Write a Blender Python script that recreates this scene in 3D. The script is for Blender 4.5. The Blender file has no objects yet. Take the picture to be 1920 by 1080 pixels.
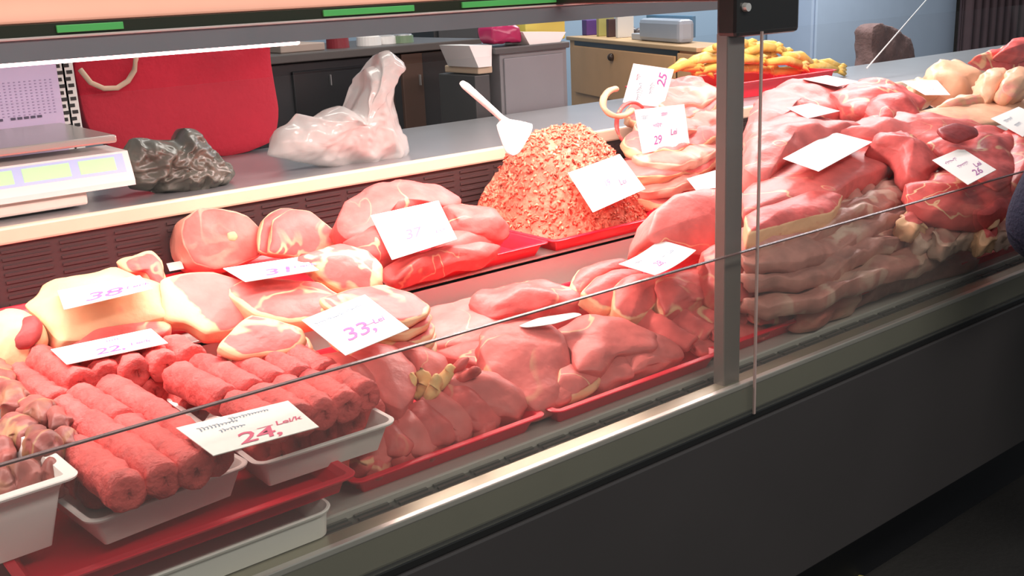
import bpy, bmesh, math, random
from mathutils import Vector, Matrix, noise
random.seed(7)
C = bpy.context.scene.collection
PI = math.pi

# ------------------------------------------------------------------ camera
FPX, CX, CY, ROLL = 2000.0, 960.0, 540.0, 0.045
CAM = Vector((0, 0, 1.55))
ax = Vector((3560 - CX, -150 - CY, FPX)).normalized()
s_, c_ = math.sin(ROLL), math.cos(ROLL)
nad = Vector((s_, c_, -(ax.x * s_ + ax.y * c_) / ax.z)).normalized()
az = -nad
ay = az.cross(ax)
ROT = Matrix((ax, ay, az))                       # camera (x right, y down, z forward) -> world
cam_d = bpy.data.cameras.new('camera'); cam = bpy.data.objects.new('camera', cam_d); C.objects.link(cam)
cam_d.sensor_width = 36; cam_d.lens = FPX / 1920 * 36; cam_d.clip_start = 0.05
M = Matrix((ROT.col[0], -ROT.col[1], -ROT.col[2])).transposed().to_4x4()
M.translation = CAM
cam.matrix_world = M
bpy.context.scene.camera = cam

def ray(px, py): return ROT @ Vector((px - CX, py - CY, FPX))
def at_z(px, py, z):
    d = ray(px, py); return CAM + d * ((z - CAM.z) / d.z)
def at_y(px, py, y):
    d = ray(px, py); return CAM + d * (y / d.y)
class Plane:
    """plane through a point, rising by a per metre of depth and b per metre along the case"""
    def __init__(s, p, a=0.0, b=0.0):
        s.p = p; s.n = Vector((-b, -a, 1)).normalized()
    def hit(s, px, py):
        d = ray(px, py); t = (s.p - CAM).dot(s.n) / d.dot(s.n)
        return CAM + d * t

# ------------------------------------------------------------------ materials
MATS = {}
def new_mat(name):
    m = bpy.data.materials.new(name); m.use_nodes = True
    nt = m.node_tree; b = nt.nodes['Principled BSDF']
    return m, nt, b
def c4(c): return (c[0], c[1], c[2], 1)
def plain(name, col, rough=0.5, metal=0.0, var=0.08, scale=8, bump=0.0, spec=0.5, emis=None, sub=0.0, bscale=60):
    if name in MATS: return MATS[name]
    m, nt, b = new_mat(name)
    b.inputs['Roughness'].default_value = rough; b.inputs['Metallic'].default_value = metal
    b.inputs['Specular IOR Level'].default_value = spec
    tc = nt.nodes.new('ShaderNodeTexCoord'); no = nt.nodes.new('ShaderNodeTexNoise'); no.inputs['Scale'].default_value = scale
    no.inputs['Detail'].default_value = 4
    nt.links.new(tc.outputs['Object'], no.inputs['Vector'])
    mx = nt.nodes.new('ShaderNodeMix'); mx.data_type = 'RGBA'
    mx.inputs['A'].default_value = c4([max(0, x * (1 - var)) for x in col]); mx.inputs['B'].default_value = c4([min(1, x * (1 + var)) for x in col])
    nt.links.new(no.outputs['Fac'], mx.inputs['Factor']); nt.links.new(mx.outputs['Result'], b.inputs['Base Color'])
    if bump:
        n2 = nt.nodes.new('ShaderNodeTexNoise'); n2.inputs['Scale'].default_value = bscale; n2.inputs['Detail'].default_value = 5
        nt.links.new(tc.outputs['Object'], n2.inputs['Vector'])
        bp = nt.nodes.new('ShaderNodeBump'); bp.inputs['Strength'].default_value = bump; bp.inputs['Distance'].default_value = 0.01
        nt.links.new(n2.outputs['Fac'], bp.inputs['Height']); nt.links.new(bp.outputs['Normal'], b.inputs['Normal'])
    if emis:
        b.inputs['Emission Color'].default_value = c4(emis[0]); b.inputs['Emission Strength'].default_value = emis[1]
    if sub:
        b.inputs['Subsurface Weight'].default_value = sub; b.inputs['Subsurface Scale'].default_value = 0.02
    MATS[name] = m
    return m
FAT = (0.80, 0.48, 0.28)
def meat(name, lean, fat=FAT, vein=0.035, vscale=9, rough=0.42, var=0.3, bump=0.35, bscale=45, dark=(0.35, 0.03, 0.03), patch=0.0):
    """lean colour with thin fat veins (noise contours), fat where the mesh says so"""
    if name in MATS: return MATS[name]
    m, nt, b = new_mat(name); N = nt.nodes.new; L = nt.links.new
    b.inputs['Roughness'].default_value = rough
    b.inputs['Specular IOR Level'].default_value = 0.22
    tc = N('ShaderNodeTexCoord'); oi = N('ShaderNodeObjectInfo')
    add = N('ShaderNodeVectorMath'); add.operation = 'ADD'
    mu = N('ShaderNodeMath'); mu.operation = 'MULTIPLY'; mu.inputs[1].default_value = 13.0
    L(oi.outputs['Random'], mu.inputs[0]); L(tc.outputs['Object'], add.inputs[0]); L(mu.outputs[0], add.inputs[1])
    n1 = N('ShaderNodeTexNoise'); n1.inputs['Scale'].default_value = vscale; n1.inputs['Detail'].default_value = 2.5; n1.inputs['Distortion'].default_value = 0.6
    L(add.outputs[0], n1.inputs['Vector'])
    sub = N('ShaderNodeMath'); sub.operation = 'SUBTRACT'; sub.inputs[1].default_value = 0.5; L(n1.outputs['Fac'], sub.inputs[0])
    ab = N('ShaderNodeMath'); ab.operation = 'ABSOLUTE'; L(sub.outputs[0], ab.inputs[0])
    mr = N('ShaderNodeMapRange'); mr.inputs['From Min'].default_value = vein * 0.35; mr.inputs['From Max'].default_value = vein; mr.inputs['To Min'].default_value = 1; mr.inputs['To Max'].default_value = 0
    L(ab.outputs[0], mr.inputs['Value'])
    n2 = N('ShaderNodeTexNoise'); n2.inputs['Scale'].default_value = 4.5; n2.inputs['Detail'].default_value = 1; L(add.outputs[0], n2.inputs['Vector'])
    m2 = N('ShaderNodeMapRange'); m2.inputs['From Min'].default_value = 0.48; m2.inputs['From Max'].default_value = 0.62; L(n2.outputs['Fac'], m2.inputs['Value'])
    vm = N('ShaderNodeMath'); vm.operation = 'MULTIPLY'; L(mr.outputs[0], vm.inputs[0]); L(m2.outputs[0], vm.inputs[1])
    # lean variation
    n3 = N('ShaderNodeTexNoise'); n3.inputs['Scale'].default_value = 22; n3.inputs['Detail'].default_value = 5; L(add.outputs[0], n3.inputs['Vector'])
    m3 = N('ShaderNodeMapRange'); m3.inputs['From Min'].default_value = 0.3; m3.inputs['From Max'].default_value = 0.7; L(n3.outputs['Fac'], m3.inputs['Value'])
    lm = N('ShaderNodeMix'); lm.data_type = 'RGBA'; lm.inputs['A'].default_value = c4([x * (1 - var) for x in lean]); lm.inputs['B'].default_value = c4([min(1, x * (1 + var * 0.5)) for x in lean])
    L(m3.outputs[0], lm.inputs['Factor'])
    src = lm.outputs['Result']
    if patch:
        n4 = N('ShaderNodeTexNoise'); n4.inputs['Scale'].default_value = 14; n4.inputs['Detail'].default_value = 2; L(add.outputs[0], n4.inputs['Vector'])
        m4 = N('ShaderNodeMapRange'); m4.inputs['From Min'].default_value = 0.66 - patch * .2; m4.inputs['From Max'].default_value = 0.72; L(n4.outputs['Fac'], m4.inputs['Value'])
        pm = N('ShaderNodeMix'); pm.data_type = 'RGBA'; pm.inputs['B'].default_value = c4(dark); L(src, pm.inputs['A']); L(m4.outputs[0], pm.inputs['Factor'])
        src = pm.outputs['Result']
    at = N('ShaderNodeAttribute'); at.attribute_name = 'fat'
    mxm = N('ShaderNodeMath'); mxm.operation = 'MAXIMUM'; L(vm.outputs[0], mxm.inputs[0])
    # ragged fat border
    nb = N('ShaderNodeTexNoise'); nb.inputs['Scale'].default_value = 30; nb.inputs['Detail'].default_value = 3; L(add.outputs[0], nb.inputs['Vector'])
    ad = N('ShaderNodeMath'); ad.operation = 'ADD'; L(at.outputs['Fac'], ad.inputs[0]); L(nb.outputs['Fac'], ad.inputs[1])
    mf = N('ShaderNodeMapRange'); mf.inputs['From Min'].default_value = 0.92; mf.inputs['From Max'].default_value = 1.08; L(ad.outputs[0], mf.inputs['Value'])
    L(mf.outputs[0], mxm.inputs[1])
    fm = N('ShaderNodeMix'); fm.data_type = 'RGBA'; fm.inputs['B'].default_value = c4(fat); L(src, fm.inputs['A']); L(mxm.outputs[0], fm.inputs['Factor'])
    L(fm.outputs['Result'], b.inputs['Base Color'])
    bp = N('ShaderNodeBump'); bp.inputs['Strength'].default_value = bump; bp.inputs['Distance'].default_value = 0.006
    n5 = N('ShaderNodeTexNoise'); n5.inputs['Scale'].default_value = bscale; n5.inputs['Detail'].default_value = 4; L(add.outputs[0], n5.inputs['Vector'])
    L(n5.outputs['Fac'], bp.inputs['Height']); L(bp.outputs['Normal'], b.inputs['Normal'])
    MATS[name] = m
    return m

PORK = meat('pork_lean', (0.72, 0.135, 0.125))
BEEF = meat('beef_lean', (0.68, 0.115, 0.105), vein=0.015)
HAM = meat('ham_face', (0.72, 0.17, 0.145), fat=(0.80, 0.38, 0.28), vein=0.035, vscale=9)
PALE = meat('pale_pork', (0.74, 0.175, 0.16), vein=0.008, vscale=5, var=.18)
FATM = meat('fat_skin', (0.74, 0.44, 0.25), vein=0.0, patch=0.5, dark=(0.72, 0.2, 0.17), var=0.1)
BELLY = meat('belly', (0.64, 0.20, 0.16), fat=(0.76, 0.44, 0.33), vein=0.11, vscale=7, var=0.2)
MICI = meat('minced_roll', (0.76, 0.12, 0.11), vein=0.0, bump=1.0, bscale=75, rough=0.5, var=0.35, patch=0.25, dark=(0.42, 0.05, 0.05))
MINCE = meat('mince', (0.75, 0.165, 0.105), fat=(0.85, 0.33, 0.21), vein=0.08, vscale=40, bump=1.0, bscale=80, rough=0.5, var=0.35, patch=0.45, dark=(0.3, 0.05, 0.03))
OFFAL = meat('offal', (0.32, 0.10, 0.085), fat=(0.40, 0.24, 0.12), vein=0.06, vscale=12, patch=0.8, dark=(0.12, 0.06, 0.05), var=0.4)
BELLYG = meat('belly_dimmed', (0.50, 0.22, 0.18), fat=(0.62, 0.42, 0.33), vein=0.09, vscale=9, var=.25)  # greyed belly: the dimness behind the lower glass is put into the colour
YELLOW = meat('yellow_skin', (0.78, 0.53, 0.12), fat=(0.84, 0.64, 0.25), vein=0.05, var=0.2)
CHICK = meat('pale_skin', (0.80, 0.46, 0.29), fat=(0.86, 0.36, 0.28), vein=0.06, var=0.12)
GOLDF = meat('golden_fat', (0.82, 0.50, 0.22), fat=(0.84, 0.3, 0.2), vein=0.08, var=0.2)
MARROW = meat('dark_cut', (0.34, 0.05, 0.05), vein=0.0)

RED = plain('red_plastic', (0.72, 0.012, 0.035), 0.3, var=0.05)
FOAM = plain('white_foam', (0.78, 0.75, 0.72), 0.6, bump=0.1, var=0.03)
WPLAS = plain('white_plastic', (0.80, 0.78, 0.75), 0.35, var=0.03)
DECK = plain('deck_enamel', (0.56, 0.54, 0.50), 0.3, metal=0.25, var=0.05)
STEEL = plain('steel', (0.52, 0.52, 0.52), 0.35, metal=0.7, var=0.08)
ALU = plain('rail_metal', (0.40, 0.38, 0.29), 0.35, metal=0.6, var=0.08)
ALUB = plain('rail_bright', (0.75, 0.72, 0.68), 0.3, metal=0.6, var=0.04)
DARKP = plain('front_panel', (0.045, 0.04, 0.04), 0.45, var=0.15, scale=3)
BLACKM = plain('black_metal', (0.012, 0.012, 0.012), 0.4)
POSTM = plain('post_grey', (0.20, 0.175, 0.16), 0.35, metal=0.3)
KICK = plain('kick_black', (0.008, 0.008, 0.01), 0.6)
BACKP = plain('perforated_dark', (0.055, 0.03, 0.03), 0.45)
EDGE = plain('shelf_edge', (0.78, 0.62, 0.46), 0.3, var=0.08)
SHELFM = plain('shelf_top', (0.36, 0.37, 0.38), 0.3, metal=0.5, var=0.1)
PAPER = plain('paper', (0.88, 0.87, 0.83), 0.6, var=0.02)
INKP = plain('ink_purple', (0.38, 0.10, 0.34), 0.6)
INKB = plain('ink_blue', (0.16, 0.26, 0.36), 0.6)
INKR = plain('ink_red', (0.60, 0.06, 0.16), 0.6)

# glass: clear with a fresnel reflection and a diffuse milky share
def glass_mat(name, haze, tint=(0.93, 0.95, 0.93), refl=1.0):
    m = bpy.data.materials.new(name); m.use_nodes = True; nt = m.node_tree; nt.nodes.clear(); N = nt.nodes.new; L = nt.links.new
    out = N('ShaderNodeOutputMaterial'); tr = N('ShaderNodeBsdfTransparent'); tr.inputs['Color'].default_value = c4(tint)
    gl = N('ShaderNodeBsdfGlossy'); gl.inputs['Roughness'].default_value = 0.02
    df = N('ShaderNodeBsdfDiffuse'); df.inputs['Color'].default_value = (0.6, 0.6, 0.58, 1)
    lw = N('ShaderNodeLayerWeight'); lw.inputs['Blend'].default_value = 0.5
    pw = N('ShaderNodeMath'); pw.operation = 'POWER'; pw.inputs[1].default_value = 4.0; L(lw.outputs['Facing'], pw.inputs[0])
    mm = N('ShaderNodeMath'); mm.operation = 'MULTIPLY_ADD'; mm.inputs[1].default_value = .45 * refl; mm.inputs[2].default_value = .02 * refl; L(pw.outputs[0], mm.inputs[0])
    m1 = N('ShaderNodeMixShader'); m1.inputs[0].default_value = haze; L(tr.outputs[0], m1.inputs[1]); L(df.outputs[0], m1.inputs[2])
    m2 = N('ShaderNodeMixShader'); L(mm.outputs[0], m2.inputs[0]); L(m1.outputs[0], m2.inputs[1]); L(gl.outputs[0], m2.inputs[2]); L(m2.outputs[0], out.inputs[0])
    return m
GLASS_LO = glass_mat('glass_lower', 0.045, tint=(0.88, 0.88, 0.86)); GLASS_UP = glass_mat('glass_upper', 0.006, tint=(0.985, 0.985, 0.985), refl=0.4)  # lower pane's milky grey paints in a reflection of the bright hall
BAGW = glass_mat('thin_white_film', 0.6, (0.96, 0.98, 0.98))

# ------------------------------------------------------------------ mesh helpers
def setp(o, label=None, cat=None, group=None, kind=None):
    if label: o['label'] = label
    if cat: o['category'] = cat
    if group: o['group'] = group
    if kind: o['kind'] = kind
    return o
def empty(name, loc, label, cat, group=None):
    o = bpy.data.objects.new(name, None); C.objects.link(o); o.location = loc; o.empty_display_size = 0.05
    return setp(o, label, cat, group)
def mesh_obj(name, verts, faces, mat, parent=None, smooth=True, origin=None, fat=None):
    """verts in world coordinates; origin = world location of the object"""
    if origin is None:
        origin = parent.location.copy() if parent is not None else sum((Vector(v) for v in verts), Vector()) / len(verts)
        if parent is None: origin.z = min(v[2] for v in verts)
    par_org = Vector((0, 0, 0))
    p = parent
    while p is not None: par_org += p.location; p = p.parent
    me = bpy.data.meshes.new(name)
    me.from_pydata([tuple(Vector(v) - origin) for v in verts], [], faces)
    if fat is not None:
        a = me.attributes.new('fat', 'FLOAT', 'POINT'); a.data.foreach_set('value', fat)
    if smooth: me.polygons.foreach_set('use_smooth', [True] * len(me.polygons))
    me.materials.append(mat); me.update()
    o = bpy.data.objects.new(name, me); C.objects.link(o)
    if parent is not None: o.parent = parent; o.location = origin - par_org
    else: o.location = origin
    return o
def bm_out(name, bm, mat, parent=None, smooth=False, **k):
    bm.normal_update()
    bm.verts.index_update()
    v = [x.co.copy() for x in bm.verts]; f = [[x.index for x in fa.verts] for fa in bm.faces]
    bm.free()
    return mesh_obj(name, v, f, mat, parent, smooth, **k)
def bm_box(bm, x0, x1, y0, y1, z0, z1, bev=0.0):
    r = bmesh.ops.create_cube(bm, size=1)
    for v in r['verts']:
        v.co = Vector(((x0 + x1) / 2 + v.co.x * (x1 - x0), (y0 + y1) / 2 + v.co.y * (y1 - y0), (z0 + z1) / 2 + v.co.z * (z1 - z0)))
    if bev:
        es = list({e for v in r['verts'] for e in v.link_edges})
        bmesh.ops.bevel(bm, geom=es, offset=bev, segments=2, affect='EDGES', profile=0.5)
def box(name, x0, x1, y0, y1, z0, z1, mat, parent=None, bev=0.003, **p):
    bm = bmesh.new(); bm_box(bm, x0, x1, y0, y1, z0, z1, bev)
    o = bm_out(name, bm, mat, parent)
    return setp(o, **p)
def rot_box(name, c, size, rz, mat, parent=None, bev=0.003, **p):
    bm = bmesh.new(); bm_box(bm, -size[0] / 2, size[0] / 2, -size[1] / 2, size[1] / 2, 0, size[2], bev)
    bmesh.ops.transform(bm, matrix=Matrix.Translation(c) @ Matrix.Rotation(rz, 4, 'Z'), verts=bm.verts)
    return setp(bm_out(name, bm, mat, parent), **p)
def prism(name, poly, y0, y1, mat, parent=None, axis='y', **p):
    """poly of (a,b) extruded along an axis"""
    n = len(poly); V = []
    for t in (y0, y1):
        for a, b in poly:
            V.append({'y': (a, t, b), 'x': (t, a, b), 'z': (a, b, t)}[axis])
    F = [list(range(n))[::-1], list(range(n, 2 * n))] + [[i, (i + 1) % n, n + (i + 1) % n, n + i] for i in range(n)]
    o = mesh_obj(name, V, F, mat, parent, smooth=False)
    return setp(o, **p)
def tube(name, pts, rad, mat, parent=None, seg=12, flat=1.0, rough=0.0, blunt=True, up=None, fatv=None, nscale=40, **p):
    """swept round or flattened bar; rad a number or list"""
    pts = [Vector(q) for q in pts]; n = len(pts)
    if not isinstance(rad, (list, tuple)): rad = [rad] * n
    V = []; F = []; sd = random.random() * 50
    for i, q in enumerate(pts):
        t = (pts[min(i + 1, n - 1)] - pts[max(i - 1, 0)]).normalized()
        u = Vector(up) if up else Vector((0, 0, 1))
        if abs(t.dot(u)) > 0.95: u = Vector((0, 1, 0))
        s = t.cross(u).normalized(); u = s.cross(t).normalized()
        for k in range(seg):
            an = 2 * PI * k / seg
            d = s * math.cos(an) + u * math.sin(an) * flat
            r = rad[i]
            if rough: r *= 1 + rough * noise.noise((q + d * rad[i]) * nscale + Vector((sd, 0, 0)))
            V.append(q + d * r)
    for i in range(n - 1):
        for k in range(seg):
            a = i * seg + k; b = i * seg + (k + 1) % seg
            F.append([a, b, b + seg, a + seg])
    F.append(list(range(seg))[::-1]); F.append([(n - 1) * seg + k for k in range(seg)])
    o = mesh_obj(name, V, F, mat, parent, True, fat=[fatv or 0.0] * len(V))
    return setp(o, **p)
def bar(name, p0, p1, r, mat, parent=None, n=12, rough=0.16, sag=0.0, seg=16, flat=1.0, **p):
    """roll with rounded, slightly hollow ends"""
    p0 = Vector(p0); p1 = Vector(p1); P = []; R = []
    d = p1 - p0; L = d.length; e = min(r * 0.45, L * 0.3)
    prof = [(0.012, 0.25), (0.0, 0.62), (0.03 , 0.86), (0.5, 0.98)]
    for a, q in prof: P.append(p0 + d.normalized() * (a * e)); R.append(r * q)
    for i in range(n):
        t = (e + (L - 2 * e) * (i + .5) / n) / L
        P.append(p0 + d * t + Vector((0, 0, -sag * math.sin(PI * t)))); R.append(r * (1 + 0.05 * math.sin(i * 2.1 + L * 90)))
    for a, q in prof[::-1]: P.append(p1 - d.normalized() * (a * e)); R.append(r * q)
    return tube(name, P, R, mat, parent, seg=seg, rough=rough, flat=flat, **p)

SMOOTH = 0.45
def floor_z(p):
    if p.y < 1.245: return -9
    if p.y < 1.95: return .847 if p.x < .70 else .8035
    return .9035 if p.y < 2.385 else 1.105
def catmull(P, N):
    n = len(P); out = []
    cum = [0]
    for i in range(n): cum.append(cum[-1] + (P[(i + 1) % n] - P[i]).length)
    for k in range(N):
        s = cum[-1] * k / N; i = 0
        while cum[i + 1] < s: i += 1
        t = (s - cum[i]) / max(1e-9, cum[i + 1] - cum[i])
        a, b, c, d = P[(i - 1) % n], P[i], P[(i + 1) % n], P[(i + 2) % n]
        cr = 0.5 * ((2 * b) + (c - a) * t + (2 * a - 5 * b + 4 * c - d) * t * t + (3 * b - a - 3 * c + d) * t ** 3)
        out.append(cr * SMOOTH + (b + (c - b) * t) * (1 - SMOOTH))
    return out
def slab(name, out3, n, thick, mat, dome=0.01, rim=0.0, side=None, sidew=0.0, bump=0.004, bscale=14, parent=None, rings=12, N=64, wave=0.0, edgefat=0.0, on_deck=False, **p):
    """cut of meat: outline in world space on a plane with normal n, rounded top, real thickness below.
    rim: width of a fat rim; side: world direction whose border is fat over sidew of the width; edgefat: fat on the cut side"""
    n = Vector(n).normalized()
    O = catmull([Vector(q) for q in out3], N)
    c = sum(O, Vector()) / N; V = []; F = []; fat = []
    size = sum((q - c).length for q in O) / N
    sd = Vector((random.random() * 40, random.random() * 40, 0))
    if side is not None: side = Vector(side).normalized()
    def fv(r, d):
        f = 0.0
        if rim: f = max(f, min(1, max(0, (r - (1 - rim)) / (rim * 0.5))) * 0.74)
        if side is not None:
            s = d.dot(side) / size
            f = max(f, min(1, max(0, (s - (1 - 2 * sidew)) / 0.22 + .5)) * 0.75)
        return f
    edge = min(thick * 0.35, 0.007)
    V.append(c + n * (dome + bump * noise.noise((c + sd) * bscale))); fat.append(fv(0, Vector()))
    prof = [(k / rings) for k in range(1, rings + 1)]
    lay = []
    for r in prof:
        rr = r ** 0.85
        h = dome * (1 - rr ** 2.2)
        if rr > 0.9: h -= edge * 0.35 * ((rr - 0.9) / 0.1) ** 2
        lay.append((rr * (1 - 0.0), h, 0))
    lay += [(1.004, -edge * .45, 0), (1.010, -edge, 1), (1.013, -thick * 0.5, 1), (0.99, -thick * 0.85, 1), (0.93, -thick, 1), (0.5, -thick * 1.0, 1)]
    for rr, h, sd_ in lay:
        for q in O:
            d = q - c
            w = bump * noise.noise((q * rr + c * (1 - rr) + sd) * bscale) * 1.6
            if wave: w += wave * math.sin((d.x * 0.8 + d.y * 0.3) / size * 4 + sd.x) * rr
            V.append(c + d * rr + n * (h + w) + (d.normalized() * bump * 1.3 * noise.noise((q + sd) * bscale * 1.7 + Vector((0, 0, h * 60))) if rr > 0.8 else Vector()))
            f = fv(min(rr, 1), d * rr)
            if sd_: f = max(f, edgefat)
            fat.append(f)
    for k in range(N): F.append([0, 1 + k, 1 + (k + 1) % N])
    for i in range(len(lay) - 1):
        for k in range(N):
            a = 1 + i * N + k; b = 1 + i * N + (k + 1) % N
            F.append([a, a + N, b + N, b])
    F.append([1 + (len(lay) - 1) * N + k for k in range(N)][::-1])
    if on_deck:
        for v in V:
            if v.y > 2.374 and v.z < 1.103: v.y = 2.374
            v.z = max(v.z, floor_z(v))
    o = mesh_obj(name, V, F, mat, parent, True, fat=fat)
    return setp(o, **p)
def cut(name, px, anchor, g, thick, mat, a=0.0, b=0.0, off=(0, 0, 0), **k):
    free = k.pop('free', name == 'offal_piece')
    """outline given by where its corners are seen; it lies on the plane through the anchor at height g"""
    if not free:
        for _ in range(60):                      # keep inside the tray rims
            A = at_z(anchor[0], anchor[1], g); lim = 1.335 if g < .9 else 0
            if A.x > 1.2 and A.x < 2.2 and 1.62 < A.y < 1.97 and g >= .91: lim = 1.97
            if A.y >= lim or (g < .84 and lim < 1.5): break
            g -= .003
        A = at_z(anchor[0], anchor[1], g)
        if A.y < lim and lim < 1.5: off = Vector(off) + Vector((0, (lim - A.y) * .85, 0))
    pl = Plane(at_z(anchor[0], anchor[1], g), a, b); k.setdefault('on_deck', name != 'offal_piece')
    return slab(name, [pl.hit(*q) + Vector(off) for q in px], pl.n, thick, mat, **k)

# ------------------------------------------------------------------ the room
box('floor', -4, 12, -4, 8, -0.05, 0, plain('floor_tile', (0.035, 0.032, 0.03), 0.6, var=0.4, scale=3, bump=.2), bev=0, kind='structure')
BLUEW = plain('wall_blue', (0.28, 0.38, 0.48), 0.7, var=0.06, scale=2)
box('wall_back', -4, 12, 4.9, 5.0, 0, 3.2, BLUEW, bev=0, kind='structure')
box('wall_left', -4.1, -4, -4, 5, 0, 3.2, plain('wall_grey', (0.2, 0.2, 0.2), 0.8), bev=0, kind='structure')

# ------------------------------------------------------------------ the refrigerated case
GY = 1.205       # glass plane
X0, X1 = -0.7, 6.0
case = empty('display_case', (1.45, 1.6, 0), 'long refrigerated meat counter with dark front panel and steel rail', 'display case')
box('front_panel', X0, X1, 1.20, 1.235, 0.325, 0.722, DARKP, case)
box('panel_seam', X0, X1, 1.205, 1.24, 0.722, 0.738, BLACKM, case)
setp(box('front_rail', X0, X1, 1.212, 1.262, 0.738, 0.798, ALU, case, bev=.006), 'olive grey metal rail')
box('rail_lip', X0, X1, 1.210, 1.2235, 0.792, 0.803, ALUB, case, bev=.002)
box('kick_board', X0, X1, 1.40, 1.42, 0.0, 0.33, KICK, case, bev=0)
box('case_floor', X0, X1, 1.235, 2.95, 0.30, 0.33, KICK, case, bev=0)
bm = bmesh.new(); bm_box(bm, X0, X1, 1.262, 1.30, 0.775, 0.786)
for i in range(92):
    x = X0 + 0.02 + i * 0.0728
    bm_box(bm, x, x + 0.060, 1.268, 1.274, 0.786, 0.790); bm_box(bm, x, x + 0.060, 1.280, 1.286, 0.786, 0.790); bm_box(bm, x, x + .060, 1.292, 1.298, 0.786, 0.790)
bm_out('air_grille', bm, plain('grille_grey', (0.16, 0.15, 0.14), 0.4, metal=.5), case)
box('lower_deck', X0, X1, 1.30, 1.96, 0.775, 0.800, DECK, case)
box('step_riser', X0, X1, 1.95, 1.965, 0.795, 0.898, plain('riser_white', (0.62, 0.57, 0.53), 0.35, var=.04), case)
box('upper_deck', X0, X1, 1.95, 2.38, 0.885, 0.900, DECK, case)
# perforated back panel with rows of slots
bm = bmesh.new(); bm_box(bm, X0, X1, 2.385, 2.40, 0.88, 1.07)
for j in range(9):
    z = 0.915 + j * 0.0165
    for i in range(56):
        x = X0 + 0.02 + i * 0.12
        bm_box(bm, x, x + 0.10, 2.381, 2.386, z, z + 0.006)
bm_out('back_panel', bm, BACKP, case)
box('shelf_edge', X0, X1, 2.372, 2.392, 1.066, 1.104, EDGE, case, bev=0.006)
box('service_shelf', X0, X1, 2.385, 2.97, 1.085, 1.103, SHELFM, case)
box('case_back', X0, X1, 2.94, 2.96, 0.3, 1.09, STEEL, case, bev=0)

# posts, brackets
JX = 1.528
for k, (x, nm) in enumerate(((1.500, 'at the glass joint'), (4.6, 'far along the counter'))):
    po = empty('support_post', (x, 1.26, 0.79), 'dark grey square post ' + nm, 'post')
    box('shaft', x - .022, x + .024, 1.235, 1.262, 0.79, 1.45, POSTM, po, bev=.003)
    bk = box('bracket', x - .024, x + .152, 1.215, 1.262, 1.442, 1.53, BLACKM, po, bev=.008)
    bm = bmesh.new()
    r = bmesh.ops.create_cone(bm, cap_ends=True, segments=20, radius1=.008, radius2=.007, depth=.012)
    bmesh.ops.transform(bm, matrix=Matrix.Translation((x - .004, 1.212, 1.492)) @ Matrix.Rotation(PI / 2, 4, 'X'), verts=bm.verts)
    setp(bm_out('screw_cap', bm, ALUB, po), 'pale round screw cap')
    box('bracket_arm', x - .012, x + .012, 1.255, 1.72, 1.503, 1.53, BLACKM, po, bev=.003)

# glass panes: low front guard and clear upper pane, one of each per bay
ZL = 1.063
for i, (xa, xb, w) in enumerate(((X0, JX - .0015, 'left of the dark post'), (JX + .0015, 4.6, 'right of the dark post'))):
    g = box('glass_pane', xa, xb, GY - .003, GY + .003, 0.74, ZL, GLASS_LO, bev=0)
    setp(g, 'low front glass guard of the counter ' + w, 'glass', 'front glass panes')
    eg = box('polished_edge', xa, xb, GY - .0034, GY + .0034, ZL - .0008, ZL + .0016, plain('glass_edge', (0.14, 0.09, 0.085), 0.2, var=.02), g, bev=0)
    u = box('glass_pane', xa, xb, GY - .002, GY + .002, ZL + .003, 1.452, GLASS_UP, bev=0)
    setp(u, 'clear upper front glass of the counter ' + w, 'glass', 'front glass panes')
    if i:
        box('joint_seal', JX - .004, JX + .0005, GY - .006, GY - .002, 0.738, 1.45, plain('seal', (0.42, 0.30, 0.27), 0.3), g, bev=0)

# canopy with lamp
can = empty('lamp_canopy', (1.0, 1.8, 1.45), 'long lamp canopy over the left bay of the counter', 'lamp canopy')
CXB = 2.02
prism('fascia', [(1.70, 1.468), (1.70, 1.500), (1.712, 1.500), (1.75, 1.468)], X0, CXB, plain('fascia_grey', (0.24, 0.25, 0.27), 0.4, metal=.2, var=.1), can, axis='x')
box('lower_trim', X0, CXB, 1.695, 1.712, 1.4995, 1.5035, plain('trim_pale', (0.75, 0.62, 0.58), .3), can, bev=.001)
box('gap_strip', X0, CXB, 1.697, 1.712, 1.5035, 1.5215, plain('gap_dark', (0.03, 0.035, 0.02), .3), can, bev=0)  # black band, also the added bar that carries the ledge fill
GREEN = plain('green_glint', (0.12, 0.62, 0.16), .3)
for xa, xb in ((0.50, 0.60), (0.95, 1.14), (1.25, 1.95)):
    setp(box('glint_strip', xa, xb, 1.692, 1.697, 1.507, 1.518, GREEN, can, bev=.001), 'bright green strip')  # green glints in the dark groove, painted as coloured strips
box('top_board', X0, CXB, 1.745, 1.98, 1.522, 1.60, plain('board_salmon', (0.80, 0.42, 0.31), .45, var=.12, scale=5), can, bev=.004)
box('lamp_housing', X0, CXB, 1.735, 1.98, 1.478, 1.520, plain('housing', (0.5, 0.5, 0.5), .4), can, bev=.003)
ledm = plain('led_tube', (1, .8, .78), .4, emis=((1, .62, .60), 9.0))
setp(box('lamp_tube', X0, 0.93, 1.748, 1.762, 1.460, 1.4775, ledm, can, bev=.004), 'glowing lamp tube')
setp(box('lamp_tube', 1.30, 2.0, 1.93, 1.944, 1.466, 1.4775, ledm, can, bev=.004), 'glowing lamp tube')

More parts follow.
